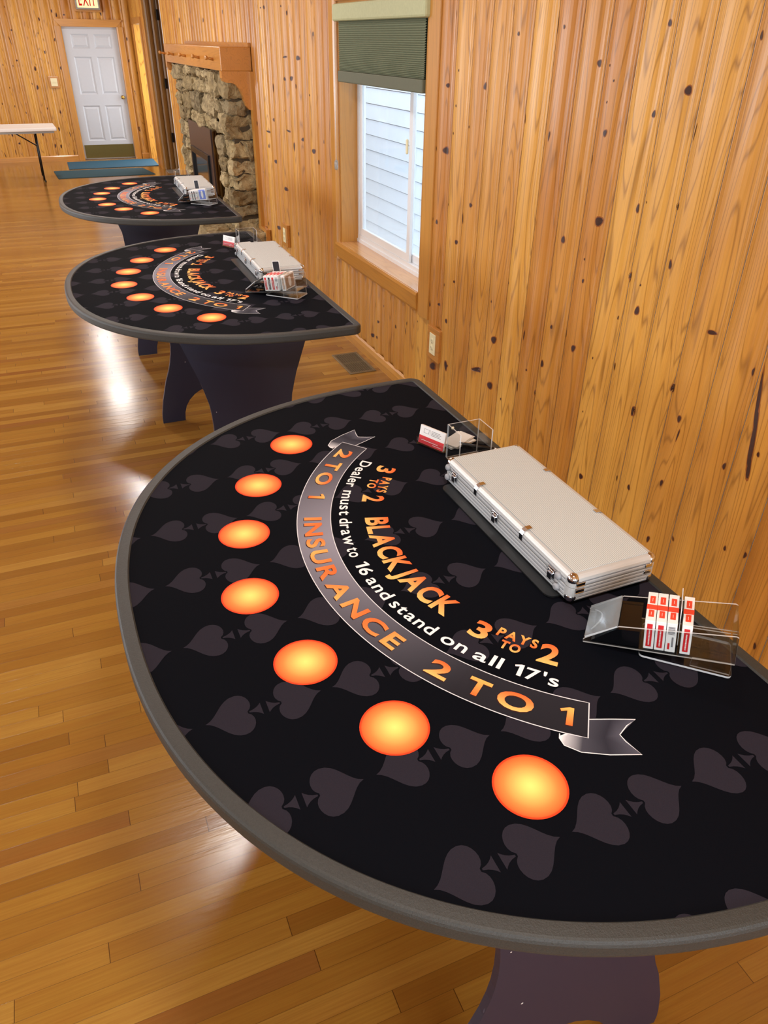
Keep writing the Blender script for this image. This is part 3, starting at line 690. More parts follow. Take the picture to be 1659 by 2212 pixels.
# ------------------------------------------------------------------ blackjack tables
TZ = 0.95
def outline(inset=0.0, n=150):
    """half-oval table top seen from above as (u, v): u along the straight edge, v towards the players"""
    A, B, v0, ex = 0.918, 0.92, 0.14, 2.28
    pts = []
    rc = 0.04
    for i in range(7):
        a = PI / 2 * i / 6
        pts.append((A - rc + rc * math.sin(a) if False else A - rc + rc * math.cos(PI / 2 - a), rc - rc * math.sin(PI / 2 - a) if False else rc - rc * math.cos(a)))
    for i in range(n + 1):
        a = PI * i / n; ca, sa = math.cos(a), math.sin(a)
        pts.append((A * math.copysign(abs(ca) ** (2 / ex), ca), v0 + B * abs(sa) ** (2 / ex)))
    for i in range(7):
        a = PI / 2 * (6 - i) / 6
        pts.append((-(A - rc + rc * math.cos(PI / 2 - a)), rc - rc * math.cos(a)))
    if inset == 0: return pts
    N = len(pts); out = []
    for i in range(N):
        p0, p1, p2 = Vector(pts[i - 1]), Vector(pts[i]), Vector(pts[(i + 1) % N])
        t = ((p1 - p0).normalized() + (p2 - p1).normalized())
        t = t.normalized() if t.length > 1e-6 else (p2 - p1).normalized()
        nrm = Vector((-t.y, t.x))
        out.append((p1.x + nrm.x * inset, p1.y + nrm.y * inset))
    return out
def lp(u, v, z): return (-v, u, z)
OUTL = outline()
mt_ = thing('blackjack_table', '', 'table', (-0.8596, 1.1859, 0), 0.0107, 'black half-round blackjack tables')
mt_['label'] = 'nearest black half-round blackjack table, cut by the right edge of the photo'
m = MB(); rings = [(0.006, TZ - .034), (0.001, TZ - .031), (0.0, TZ - .026), (0.0, TZ - .008), (0.0015, TZ - .003), (0.0045, TZ), (0.008, TZ + .001), (0.018, TZ + .0012), (0.027, TZ + .001), (0.0305, TZ - .003)]
N = len(OUTL); vs = []; fs = []
for (ins, z) in rings: vs += [lp(u, v, z) for u, v in outline(ins)]
for i in range(len(rings) - 1):
    for k in range(N): fs.append((i * N + k, i * N + (k + 1) % N, (i + 1) * N + (k + 1) % N, (i + 1) * N + k))
m.add(vs, fs, 0, smooth=False); m.build('foam_edge', FOAM, mt_, label='grey foam edge')
m = MB(); ol = outline(0.004)
m.add([lp(u, v, TZ - .033) for u, v in ol] + [lp(u, v, TZ - .006) for u, v in outline(.012)], [tuple(range(N)), tuple(range(2 * N - 1, N - 1, -1))] + [(k, (k + 1) % N, N + (k + 1) % N, N + k) for k in range(N)])
m.build('tabletop', UNDER, mt_)

# printed layout, all in one mesh
m = MB(); INN = outline(0.029); ZC = TZ - 0.0022; DZ = 0.0003
m.add([lp(u, v, ZC) for u, v in INN], [tuple(range(N))], 0)
ICL = [Vector(p) for p in INN]
def clip(poly):
    out = [Vector(p) for p in poly]
    for i in range(len(ICL)):
        a, b_ = ICL[i], ICL[(i + 1) % len(ICL)]; e = b_ - a
        if e.length < 1e-7: continue
        def side(p): return e.x * (p.y - a.y) - e.y * (p.x - a.x)
        new = []
        for j in range(len(out)):
            p, q = out[j - 1], out[j]; sp, sq = side(p), side(q)
            if (sp >= 0) != (sq >= 0): t = sp / (sp - sq); new.append(p + (q - p) * t)
            if sq >= 0: new.append(q)
        out = new
        if len(out) < 3: return []
    return out
def bez(p0, p1, p2, p3, n=8):
    return [tuple(((1 - t) ** 3) * a + 3 * t * (1 - t) ** 2 * b_ + 3 * t * t * (1 - t) * c + t ** 3 * d for a, b_, c, d in zip(p0, p1, p2, p3)) for t in [i / n for i in range(1, n + 1)]]
# spade: tip at 0, along -s; half then mirrored
half = [(0, 0)] + bez((0, 0), (0.006, -0.022), (0.045, -0.030), (0.0445, -0.057)) + bez((0.0445, -0.057), (0.044, -0.078), (0.012, -0.086), (0.0022, -0.0705), 8)
body = half + [(-a, b_) for a, b_ in reversed(half[1:])]
st = [(0.0014, -0.0735)] + bez((0.0014, -0.0735), (0.003, -0.084), (0.008, -0.090), (0.0135, -0.0945), 4)
stem = st + [(-a, b_) for a, b_ in reversed(st)]
for r in range(-5, 6):
    u0 = 0.0955 + r * 0.1971
    for k in range(-1, 6):
        for (tip, sg) in ((0.9595 - 0.2195 * k, 1), (0.7605 - 0.2195 * k, -1)):
            for poly in (body, stem):
                pp = [(u0 + a * sg, tip + b_ * sg) for a, b_ in poly]
                q = clip(pp)
                ar = sum(q[i - 1].x * q[i].y - q[i].x * q[i - 1].y for i in range(len(q))) if q else 0
                if q and abs(ar) > 1e-5:
                    m.add([lp(p.x, p.y, ZC + DZ) for p in q], [tuple(range(len(q)))], 1)
def poly_print(pts, cols, z, faces=None):
    m.add([lp(u, v, z) for u, v in pts], faces or [tuple(range(len(pts)))], 2, cols)
def strip(pts, w, col, z, closed=False):
    P = [Vector(p) for p in pts]; n = len(P); a = []; b_ = []
    for i in range(n):
        t = (P[(i + 1) % n] - P[i - 1]) if (closed or 0 < i < n - 1) else (P[1] - P[0] if i == 0 else P[-1] - P[-2])
        t.normalize(); nn = Vector((-t.y, t.x)) * w / 2; a.append(P[i] + nn); b_.append(P[i] - nn)
    fs = [(i, (i + 1) % n, n + (i + 1) % n, n + i) for i in range(n if closed else n - 1)]
    poly_print(a + b_, [col] * (2 * n), z, fs)
YEL, ORA, DOR = L4((255, 232, 128)), L4((255, 176, 88)), L4((250, 104, 46))
# seven betting circles
for (u, v) in ((0.604, .533), (.4215, .676), (.2218, .763), (0, .807), (-.2218, .763), (-.4215, .676), (-.604, .533)):
    rr_ = [(0.0, (255, 236, 130)), (.2, (255, 220, 118)), (.45, (254, 184, 98)), (.7, (252, 142, 72)), (.93, (248, 104, 50)), (.955, (238, 72, 34)), (1.0, (234, 68, 32))]
    pts = [(u, v)]; cols = [L4(rr_[0][1])]; K = 48; fs = []
    for (f, c) in rr_[1:]:
        for k in range(K):
            a = 2 * PI * k / K; pts.append((u + .0577 * f * math.cos(a), v + .0577 * f * math.sin(a))); cols.append(L4(c))
    fs += [(0, 1 + k, 1 + (k + 1) % K) for k in range(K)]
    for i in range(len(rr_) - 2):
        for k in range(K): fs.append((1 + i * K + k, 1 + i * K + (k + 1) % K, 1 + (i + 1) * K + (k + 1) % K, 1 + (i + 1) * K + k))
    poly_print(pts, cols, ZC + 2 * DZ, fs)
VC = -0.038
def pol(r, deg): a = math.radians(deg); return (r * math.sin(a), VC + r * math.cos(a))
# ribbon tails
for sg in (1, -1):
    A = [(-.541, .424), (-.536, .404), (-.530, .374), (-.545, .337), (-.561, .300)]
    B_ = [(-.545, .440), (-.560, .441), (-.582, .424), (-.604, .385), (-.623, .338)]
    Mm = [(-.541, .436), (-.546, .426), (-.557, .402), (-.572, .372), (-.577, .345)]
    cl = [(250, 250, 252), (190, 190, 196), (70, 70, 80), (46, 46, 56), (84, 84, 96)]
    pts = [(sg * u, v) for u, v in A + Mm + B_]; cols = [L4(c) for c in cl] * 3
    fs = [(k * 5 + i, k * 5 + i + 1, (k + 1) * 5 + i + 1, (k + 1) * 5 + i) for k in (0, 1) for i in range(4)]
    poly_print(pts, cols, ZC + 2 * DZ, fs)
    ed = [A[0], A[2], A[3], A[4], (-.566, .322), Mm[4], (-.592, .345), B_[4], B_[3], B_[2], B_[1], B_[0], (-.537, .434)]
    strip([(sg * u, v) for u, v in ed], 0.0017, L4((235, 235, 238)), ZC + 2.5 * DZ)
# the curved banner
R0, R1 = 0.6335, 0.7115; K = 72; pts = []; cols = []
def bandcol(deg, f):
    t = min(1, abs(deg - 12) / 48.0); g = 150 - 110 * t ** 1.3 - 14 * f
    g = max(34, g); return L4((g, g * .98, g * 1.04 + 4))
for i in range(K + 1):
    dg = 52.3 - 104.6 * i / K
    pts += [pol(R0, dg), pol(R1, dg)]; cols += [bandcol(dg, 0), bandcol(dg, 1)]
poly_print(pts, cols, ZC + 3 * DZ, [(2 * i, 2 * i + 1, 2 * i + 3, 2 * i + 2) for i in range(K)])
edge = [pol(R0, 52.3 - 104.6 * i / K) for i in range(K + 1)] + [pol(R1, -52.3 + 104.6 * i / K) for i in range(K + 1)]
strip(edge, 0.0019, L4((225, 225, 230)), ZC + 3.4 * DZ, closed=True)

GL = {}
def glyph(ch, bold):
    key = (ch, bold)
    if key in GL: return GL[key]
    if ch == '1':
        vs = [(.17, 0), (.32, 0), (.32, .727), (.21, .727), (.0, .60), (.035, .50), (.17, .575)]
        GL[key] = (vs, [(0, 1, 2, 6), (6, 2, 3), (6, 3, 4, 5)], 0, .32); return GL[key]
    cu = bpy.data.curves.new('g', 'FONT'); cu.body = ch; cu.size = 1.0; cu.offset = bold; cu.resolution_u = 4; cu.fill_mode = 'FRONT'
    ob = bpy.data.objects.new('g', cu); C.objects.link(ob)
    dg = bpy.context.evaluated_depsgraph_get(); me = bpy.data.meshes.new_from_object(ob.evaluated_get(dg))
    vs = [(v.co.x, v.co.y) for v in me.vertices]; fs = [tuple(p.vertices) for p in me.polygons]
    bpy.data.objects.remove(ob); bpy.data.curves.remove(cu); bpy.data.meshes.remove(me)
    GL[key] = (vs, fs, min(v[0] for v in vs), max(v[0] for v in vs)); return GL[key]
def text_layout(txt, bold, gap=0.10, space=0.30):
    x = 0; out = []
    for ch in txt:
        if ch == ' ': x += space; continue
        vs, fs, a, b_ = glyph(ch, bold); out.append((vs, fs, x - a)); x += (b_ - a) + gap
    return out, x - gap
CAP = 0.727
def arc_text(txt, d0, d1, rb, rt, colf, z, bold=0.02, shadow=None, gap=0.10):
    lay, w_ = text_layout(txt, bold, gap)
    for (vs, fs, dx) in lay:
        P = []; Cc = []
        for (x, y) in vs:
            f = y / CAP; dg = d0 + (d1 - d0) * (x + dx) / w_
            P.append(pol(rb + (rt - rb) * f, dg)); Cc.append(colf(max(0, min(1, f)), (x + dx) / w_))
        if shadow:
            P2 = [(u - 0.0012, v + 0.0024) for u, v in P]; poly_print(P2, [L4(shadow)] * len(P2), z - DZ * 0.4, fs)
        poly_print(P, Cc, z, fs)
def mixc(a, b_, t): return L4(tuple(x + (y - x) * t for x, y in zip(a, b_)))
oy = lambda f, x: mixc((255, 196, 112), (246, 104, 50), f)
yo = lambda f, x: mixc((246, 112, 52), (255, 190, 100), f)
sw = lambda f, x: mixc((255, 190, 104), (244, 106, 50), abs(math.sin(x * 9 + 0.6)) * .75 + .2 * f)
ZT = ZC + 4.2 * DZ; SH = (58, 34, 30)
arc_text('2', 49.2, 45.2, 0.6935, 0.6535, oy, ZT, .03, SH); arc_text('T', 43.0, 39.3, 0.6935, 0.6535, yo, ZT, .03, SH)
arc_text('O', 38.0, 32.6, 0.6935, 0.6535, oy, ZT, .03, SH); arc_text('1', 28.9, 26.9, 0.6935, 0.6535, yo, ZT, .03, SH)
arc_text('INSURANCE', 19.6, -21.6, 0.6935, 0.6535, sw, ZT, .03, SH, gap=.16)
arc_text('2', -27.7, -31.4, 0.6935, 0.6535, oy, ZT, .03, SH); arc_text('T', -34.3, -37.9, 0.6935, 0.6535, yo, ZT, .03, SH)
arc_text('O', -39.2, -44.6, 0.6935, 0.6535, oy, ZT, .03, SH); arc_text('1', -48.2, -50.2, 0.6935, 0.6535, yo, ZT, .03, SH)
wh = lambda f, x: L4((246, 246, 246))
for (t, a, b_) in (('Dealer', 46.3, 33.0), ('must', 31.2, 20.3), ('draw', 19.0, 8.5), ('to', 7.5, 4.1), ('16', 2.0, -2.4), ('and', -3.7, -11.0), ('stand', -12.3, -23.6), ('on', -25.4, -30.7), ('all', -32.2, -37.4), ("17's", -39.4, -47.3)):
    arc_text(t, a, b_, 0.613, 0.583, wh, ZC + 2 * DZ, .014, None)
arc_text('BLACKJACK', 19.0, -22.0, 0.551, 0.498, oy, ZC + 2 * DZ, .035, None, gap=.06)
for (a, b_, c, d_, e, f, g, h_, n1, n2) in ((45.8, 42.4, 29.8, 26.6, 40.0, 31.6, 38.2, 33.4, oy, yo), (-28.0, -31.9, -42.4, -46.4, -33.0, -41.7, -34.9, -39.0, oy, yo)):
    arc_text('3', a, b_, 0.560, 0.512, n1, ZC + 2 * DZ, .03); arc_text('2', c, d_, 0.560, 0.508, n1, ZC + 2 * DZ, .03)
    arc_text('PAYS', e, f, 0.531, 0.507, n2, ZC + 2 * DZ, .035); arc_text('TO', g, h_, 0.559, 0.537, n1, ZC + 2 * DZ, .035)
m.build('playing_cloth', [CLOTH, SPADE, PRINT], mt_, label='black playing cloth printed with spades, seven orange circles and BLACKJACK')

# pedestal: two scalloped boards under the top and a rail between them
HW = [(0, .275), (.03, .275), (.06, .272), (.14, .257), (.2, .24), (.25, .226), (.31, .203), (.36, .188), (.41, .178), (.45, .173), (.5, .171), (.55, .173), (.6, .178), (.65, .19), (.70, .203), (.76, .224), (.82, .245), (.87, .262), (.917, .272)]
ARCH = [(0, .148), (.05, .143), (.09, .13), (.125, .107), (.155, .075), (.175, .04), (.182, 0)]
poly = [(w_, z) for z, w_ in HW] + [(-w_, z) for z, w_ in reversed(HW)] + [(-w_, z) for z, w_ in ARCH] + [(w_, z) for z, w_ in reversed(ARCH[:-1])]
PAN = []
for sgn in (-1, 1):
    m = MB(); m.prism(poly, -0.0095, 0.0095, 'xz'); p_ = m.build('pedestal_board', PANEL, mt_); PAN.append(p_)
m = MB(); m.box(-0.05, 0.05, -.6, .6, 0.86, 0.917); RAIL = m.build('under_rail', UNDER, mt_)
def place_base(tb, ya, yb, ta, tb_, cx):
    bs = [c for c in tb.children if c.name.startswith('pedestal_board')]
    for o_, yy, tt in zip(bs, (ya, yb), (ta, tb_)): o_.location = (cx, yy, 0); o_.rotation_euler = (0, 0, tt)
    r_ = [c for c in tb.children if c.name.startswith('under_rail')][0]; r_.location = (cx, (ya + yb) / 2, 0)
tables = [mt_]
tables.append(copy_thing(mt_, 'middle black half-round blackjack table, beside the window', loc=(-0.8436, 3.5678, 0), rotz=-0.0022))
tables.append(copy_thing(mt_, 'farthest black half-round blackjack table, beside the fireplace', loc=(-0.7754, 5.7985, 0), rotz=-0.0104))
place_base(tables[0], -0.655, 0.56, math.radians(-5), 0, -0.395)
place_base(tables[1], -0.66, 0.535, 0, 0, -0.415)
place_base(tables[2], -0.53, 0.62, 0, 0, -0.47)

# ------------------------------------------------------------------ aluminium chip cases
TOP = TZ - 0.0012
cs = thing('chip_case', 'silver ribbed aluminium chip case on the nearest blackjack table', 'case', (-0.988, 1.178, TOP + .004), 0.007, 'aluminium chip cases')
L_, W_, H_ = 0.536, 0.209, 0.066
def shell(z0, z1, top):
    bm = bmesh.new(); bmesh.ops.create_cube(bm, size=1.0)
    for v in bm.verts: v.co = Vector((v.co.x * W_, v.co.y * L_, (z0 + z1) / 2 + v.co.z * (z1 - z0)))
    ve = [e for e in bm.edges if abs(e.verts[0].co.z - e.verts[1].co.z) > 1e-5]
    he = [e for e in bm.edges if abs(e.verts[0].co.z - e.verts[1].co.z) < 1e-5 and (e.verts[0].co.z > (z0 + z1) / 2) == top]
    bmesh.ops.bevel(bm, geom=ve + he, offset=0.011, segments=4, affect='EDGES', profile=0.5); return bm
m = MB(); m.bm(shell(0.0395, H_, True), 0, smooth=False); m.box(-W_ / 2 + .014, W_ / 2 - .014, -L_ / 2 + .014, L_ / 2 - .014, H_ - .001, H_ + .0012, 1)
for sx in (-1, 1): m.box(sx * W_ / 2 - .0006, sx * W_ / 2 + .0006, -L_ / 2 + .02, L_ / 2 - .02, .041, .054, 2)
for sy in (-1, 1): m.box(-W_ / 2 + .02, W_ / 2 - .02, sy * L_ / 2 - .0006, sy * L_ / 2 + .0006, .041, .054, 2)
m.build('lid', [ALU, RIB, RIBZ], cs, label='ribbed lid')
m = MB(); m.bm(shell(0.0, 0.0385, False), 0)
for sx in (-1, 1): m.box(sx * W_ / 2 - .0006, sx * W_ / 2 + .0006, -L_ / 2 + .02, L_ / 2 - .02, .010, .037, 1)
for sy in (-1, 1): m.box(-W_ / 2 + .02, W_ / 2 - .02, sy * L_ / 2 - .0006, sy * L_ / 2 + .0006, .010, .037, 1)
m.box(-W_ / 2 + .004, W_ / 2 - .004, -L_ / 2 + .004, L_ / 2 - .004, .037, .041, 2)
m.build('body', [ALU, RIBZ, DARKPL], cs)
for sx in (-1, 1):
    for sy in (-1, 1):
        for top in (1, 0):
            bm = bmesh.new(); bmesh.ops.create_uvsphere(bm, u_segments=16, v_segments=10, radius=0.0128)
            zc = H_ - .0115 if top else .0125
            m = MB(); m.bm(bm, 0, smooth=True, mat=Matrix.Translation((sx * (W_ / 2 - .0115), sy * (L_ / 2 - .0115), zc)) @ Matrix.Diagonal((1, 1, 1.0, 1)))
            m.build('corner_cap', CHROME, cs)
for yy in (-0.085, 0.115):
    for sx in (-1, 1):
        m = MB(); x_ = sx * W_ / 2
        pr_ = [(0.002, .0415), (0.002, .057), (-.002, .064), (-.009, .0685), (-.022, .0692), (-.022, .0675), (-.009, .067), (-.004, .063), (0, .056), (0, .0415)]
        m.prism([(x_ + sx * a, b_) for a, b_ in pr_], yy - .006, yy + .006, 'xz', 0); m.build('lid_clip', CHROME, cs)
for yy in (-0.205, 0.02, 0.215):
    m = MB(); x_ = -W_ / 2
    m.box(x_ - .004, x_, yy - .012, yy + .012, .028, .050, bev=.001); m.box(x_ - .008, x_ - .003, yy - .007, yy + .007, .024, .040, bev=.001)
    m.tube([(x_ - .006, yy - .012, .046), (x_ - .008, yy, .049), (x_ - .006, yy + .012, .046)], .0016, 8)
    m.build('latch', CHROME, cs)
for yy in (-0.228, 0.250):
    for zz in (.019, .046):
        m = MB(); m.lathe([(.0085, 0), (.008, .006), (.0055, .0085), (.002, .0085)], Matrix.Translation((-W_ / 2, yy, zz)) @ Matrix.Rotation(-PI / 2, 4, 'Y'), 14); m.build('rubber_foot', GREYPL, cs)
for sy in (-1, 1):
    for sx in (-1, 1):
        m = MB(); y_ = sy * L_ / 2
        for zz in (.031, .047): m.box(sx * (W_ / 2 - .03), sx * (W_ / 2 - .012), min(y_, y_ + sy * .003), max(y_, y_ + sy * .003), zz - .004, zz + .004, bev=.001)
        m.build('corner_bracket', CHROME, cs)
m = MB(); m.tube([(W_ / 2 + .002, -.05, .033), (W_ / 2 + .014, -.042, .033), (W_ / 2 + .014, .042, .033), (W_ / 2 + .002, .05, .033)], .006, 10); m.build('carry_handle', DARKPL, cs)
cases = [cs, copy_thing(cs, 'silver aluminium chip case on the middle blackjack table, beside the window', loc=(-0.963, 3.619, TOP + .004), rotz=-0.022),
         copy_thing(cs, 'silver aluminium chip case on the farthest blackjack table', loc=(-0.898, 5.90, TOP + .004), rotz=-0.034)]
# black boards lying under the cases
bd = None
def rrect(x0, x1, y0, y1, r, n=5):
    P = []
    for cx, cy, a0 in ((x1 - r, y1 - r, 0), (x0 + r, y1 - r, 90), (x0 + r, y0 + r, 180), (x1 - r, y0 + r, 270)):
        for i in range(n + 1): a = math.radians(a0 + 90 * i / n); P.append((cx + r * math.cos(a), cy + r * math.sin(a)))
    return P
for i, (x, y, rz, lb) in enumerate(((-1.012, 1.183, .012, 'black plastic board under the chip case on the nearest table'), (-1.0, 3.612, -.01, 'black plastic board under the chip case on the middle table'), (-0.935, 5.86, -.02, 'black plastic board under the chip case on the farthest table'))):
    if bd is None:
        m = MB(); m.prism(rrect(-.105, .105, -.24, .24, .02), 0, .0035, 'xy'); bd = m.build('plastic_board', BOARDM); tag(bd, lb, 'board', 'black boards under the chip cases'); bd.location = (x, y, TOP + .0004); bd.rotation_euler = (0, 0, rz)
    else:
        c = bd.copy(); C.objects.link(c); c['label'] = lb; c.location = (x, y, TOP + .0004); c.rotation_euler = (0, 0, rz)

# ------------------------------------------------------------------ card shoes and the packs in them
SL, SW = 0.258, 0.097; TILT = math.radians(7.0)
def shoe_matrix(x, y, t): return Matrix.Translation((x, y, TOP + .0026)) @ Matrix.Rotation(t, 4, 'Z')
def tl(a, b_, c): return (a * math.cos(TILT) - c * math.sin(TILT), b_, a * math.sin(TILT) + c * math.cos(TILT) + .001)
def tprism(mb, poly, b0, b1, mi=0, ms=1):
    n = len(poly); vs = [tl(a, b0, c) for a, c in poly] + [tl(a, b1, c) for a, c in poly]
    b_ = len(mb.v); mb.add(vs, [tuple(range(n)), tuple(range(2 * n - 1, n - 1, -1))], mi)
    for i in range(n):
        j = (i + 1) % n; mb.f.append([b_ + i, b_ + j, b_ + n + j, b_ + n + i]); mb.mi.append(ms); mb.sm.append(False)
sh = thing('card_shoe', 'clear acrylic card shoe holding four packs on the nearest table', 'card shoe', group='clear acrylic card shoes', mat=shoe_matrix(-1.126, .809, -.762))
side = [(0, 0), (SL, 0), (SL, .060), (SL - .004, .062), (.062, .047), (.052, .041), (.004, .010), (0, .006)]
for b0 in (0, SW - .003):
    m = MB(); tprism(m, side, b0, b0 + .003); m.build('side_wall', [ACR, ACRE], sh)
m = MB(); tprism(m, [(0, 0), (SL, 0), (SL, .003), (0, .003)], .003, SW - .003, 0, 0); m.build('floor_plate', [ACR, ACRE], sh)
m = MB(); tprism(m, [(SL - .003, .003), (SL, .003), (SL, .062), (SL - .003, .062)], .003, SW - .003, 0, 0); m.build('back_wall', [ACR, ACRE], sh)
m = MB(); tprism(m, [(.004, .011), (.056, .043), (.060, .0462), (.058, .0475), (.002, .0135)], .001, SW - .001, 1, 0); fpl = m.build('face_plate', [ACRF, ACRE], sh)
m = MB()
pt = [tl(.012 + .016 * (1 - ((k - 6) / 6) ** 2), SW / 2 + (k - 6) * .005, .0175 + .0098 * (1 - ((k - 6) / 6) ** 2)) for k in range(13)]
m.tube(pt, .0016, 6); m.build('thumb_notch', ACRE, fpl)
m = MB(); m.prism(rrect(.10, SL + .0, 0, SW, .008), 0.0, .004, 'xy', 0, 1); m.build('base_plate', [ACR, ACRE], sh)
m = MB()
for b0 in (.004, SW - .008): m.prism([(SL - .07, .004), (SL - .004, .004), (SL - .006, .0295), (SL - .07, .0225)], b0, b0 + .003, 'xz', 0, 1)
m.build('riser', [ACR, ACRE], sh)
m = MB(); tprism(m, [(.014, .004), (.058, .038), (.098, .040), (.098, .004)], .0045, SW - .0045, 0, 0); m.build('card_wedge', BLACKGL, sh)
shoes = [(-1.126, .809, -.762), (-1.17, 3.25, -.78), (-1.088, 5.492, -.81)]
copy_thing(sh, 'clear acrylic card shoe on the middle table, packs and a dark card in it', mat=shoe_matrix(*shoes[1]))
copy_thing(sh, 'clear acrylic card shoe on the farthest table', mat=shoe_matrix(*shoes[2]))
PT, PH, PD = 0.0172, 0.064, 0.087
def pack(name, spine, top, mark, shoe, a, label, group, wobble=0.0, b=.0048):
    mats = [WHITE, spine, top, GREYP, RED]
    m = MB(); m.box(0, PT, 0, PD, 0, PH, 0, bev=.0009)
    e = .0004
    if mark == 'barcode':
        for k in range(7): m.box(.003, PT - .003, -e, 0.0005, .040 + k * .0026, .0412 + k * .0026 + (.0006 if k % 2 else 0), 3)
        m.box(.010, .013, -e, 0.0005, .012, .034, 3); m.box(.004, .0075, -e, 0.0005, .006, .020, 4)
    else:
        m.box(.004, PT - .004, -e, 0.0005, .006, .057, 1)
        rnd = random.Random(int(a * 9999))
        z = .010
        while z < .045: h = rnd.uniform(.001, .003); m.box(.0075, .0098, -e * 1.6, 0, z, z + h, 0); z += h + .001
    m.box(.004, PT - .004, .012, .032, PH - .0005, PH + e, 2); m.box(.004, PT - .004, .052, .074, PH - .0005, PH + e, 2)
    m.box(.0082, .0088, .017, .026, PH, PH + e * 1.5, 0); m.box(.0082, .0088, .058, .068, PH, PH + e * 1.5, 0)
    m.box(-.0003, PT + .0003, .034, .048, PH - .0005, PH + e * .8, 2)
    if mark == 'window':
        m.box(PT - .0005, PT + e, .008, PD - .008, .006, PH - .006, 1)
        m.prism([(PD / 2 + .012 * math.cos(q * PI / 8), PH / 2 + .022 * math.sin(q * PI / 8)) for q in range(16)], PT, PT + e * 2, 'yz', 0)
    o = m.build(name, mats); tag(o, label, 'playing card pack', group)
    x, y, t = shoe
    o.matrix_world = shoe_matrix(x, y, t) @ Matrix.Translation(tl(0, 0, 0)) @ Matrix.Rotation(-TILT, 4, 'Y') @ Matrix.Translation((a, b, .0036)) @ Matrix.Rotation(wobble, 4, 'Z')
    return o
g = 'red and white packs in the nearest shoe'
for a, mk, lb, wb_ in ((.1055, 'red', 'red and white card pack in the nearest shoe, leftmost of the four', .0), (.124, 'red', 'red and white card pack in the nearest shoe, second from the left', .01),
                  (.1422, 'barcode', 'card pack with a grey barcode on its end in the nearest shoe', 0), (.1672, 'red', 'red and white card pack in the nearest shoe, rightmost beyond the gap', -.01)):
    pack('card_pack', RED, ORANGERED, mk, shoes[0], a, lb, g, wb_)
g = 'white card packs in the middle shoe'
for a, sp, mk, lb in ((.100, RED, 's', 'card pack with a red stripe in the middle shoe, leftmost of four'), (.118, BLACKP, 's', 'card pack with a black stripe in the middle shoe'),
                      (.136, RED, 's', 'card pack with a red stripe in the middle shoe, next to the barcode pack'), (.154, TAN, 'barcode', 'white barcode card pack at the right of the middle shoe')):
    pack('card_pack', sp, RED, mk, shoes[1], a, lb, g)
pack('card_pack', TAN, TAN, 'window', shoes[1], .186, 'card pack standing apart in the middle shoe, shade painted tan on its face', g)
g = 'card packs in the farthest shoe'
for a, sp, mk, lb in ((.100, TAN, 'barcode', 'white card pack at the left of the farthest shoe'), (.118, BLACKP, 's', 'card pack with a black stripe in the farthest shoe, left one'),
                      (.136, BLACKP, 's', 'card pack with a black stripe in the farthest shoe, right one'), (.154, GREYP, 'barcode', 'white card pack right of the black striped packs in the farthest shoe')):
    pack('card_pack', sp, WHITE, mk, shoes[2], a, lb, g)
m = MB(); m.box(0, .062, 0, PT, 0, .070, 0, bev=.001); m.box(.006, .056, -.0004, .0005, .005, .064, 1)
m.prism([(.031 + .009 * math.cos(q * PI / 8), .035 + .024 * math.sin(q * PI / 8)) for q in range(16)], -.0008, 0, 'xz', 0)
o = m.build('card_pack', [WHITE, BLUEP]); tag(o, 'blue and white card pack turned to show its face in the farthest shoe', 'playing card pack', g)
o.matrix_world = shoe_matrix(*shoes[2]) @ Matrix.Translation(tl(0, 0, 0)) @ Matrix.Rotation(-TILT, 4, 'Y') @ Matrix.Translation((.176, .006, .0036))
# dark cards standing among the packs
def card(shoe, a, b, zr, lb, w_=.05, h_=.088, rz=0.0):
    m = MB(); m.prism(rrect(0, w_, 0, h_, .003), 0, .0012, 'xy', 0)
    m.prism(rrect(.0025, w_ - .0025, .0025, h_ - .0025, .002), -.0003, .0015, 'xy', 1)
    o = m.build('playing_card', [WHITE, BLACKP]); tag(o, lb, 'playing card', 'dark cards standing in the shoes')
    o.matrix_world = shoe_matrix(*shoe) @ Matrix.Translation(tl(0, 0, 0)) @ Matrix.Rotation(-TILT, 4, 'Y') @ Matrix.Translation((a, b, zr)) @ Matrix.Rotation(rz, 4, 'Z') @ Matrix.Rotation(PI / 2, 4, 'X')
card(shoes[0], .1625, .024, .004, 'dark cut card standing between two packs in the nearest shoe', .060, .088, PI / 2)
card(shoes[1], .100, .098, .028, 'black backed card sticking up behind the packs in the middle shoe', .036, .082, 0)
card(shoes[2], .090, .098, .028, 'black backed card sticking up behind the packs in the farthest shoe', .036, .092, 0)

# ------------------------------------------------------------------ discard trays, card holders, cards, pen
tr = thing('discard_tray', 'empty clear acrylic discard tray behind the chip case on the nearest table', 'discard tray', (-0.989, 1.520, TOP + .0004), 0.0, 'clear acrylic discard trays')
m = MB()
m.box(-.048, .048, -.036, .036, 0, .003); m.build('floor_plate', [ACR], tr)
def sheet(nm, x0, x1, y0, y1, z0, z1, thin):
    m = MB(); m.box(x0, x1, y0, y1, z0, z1)
    for i, f in enumerate(m.f):
        c = [sum(m.v[j][k] for j in f) / 4 for k in range(3)]
        if thin == 'x' and not (abs(c[0] - x0) < 1e-6 or abs(c[0] - x1) < 1e-6): m.mi[i] = 1
        if thin == 'y' and not (abs(c[1] - y0) < 1e-6 or abs(c[1] - y1) < 1e-6): m.mi[i] = 1
    return m.build(nm, [ACR, ACRE], tr)
sheet('left_wall', -.048, -.045, -.036, .036, .003, .10, 'x'); sheet('right_wall', .045, .048, -.036, .036, .003, .10, 'x'); sheet('back_wall', -.045, .045, .033, .036, .003, .10, 'y')
m = MB(); m.lathe([(.0042, 0), (.0042, .0008)], Matrix.Translation((-.034, .0328, .088)) @ Matrix.Rotation(PI / 2, 4, 'X'), 14); m.build('round_sticker', MAGNET, tr)
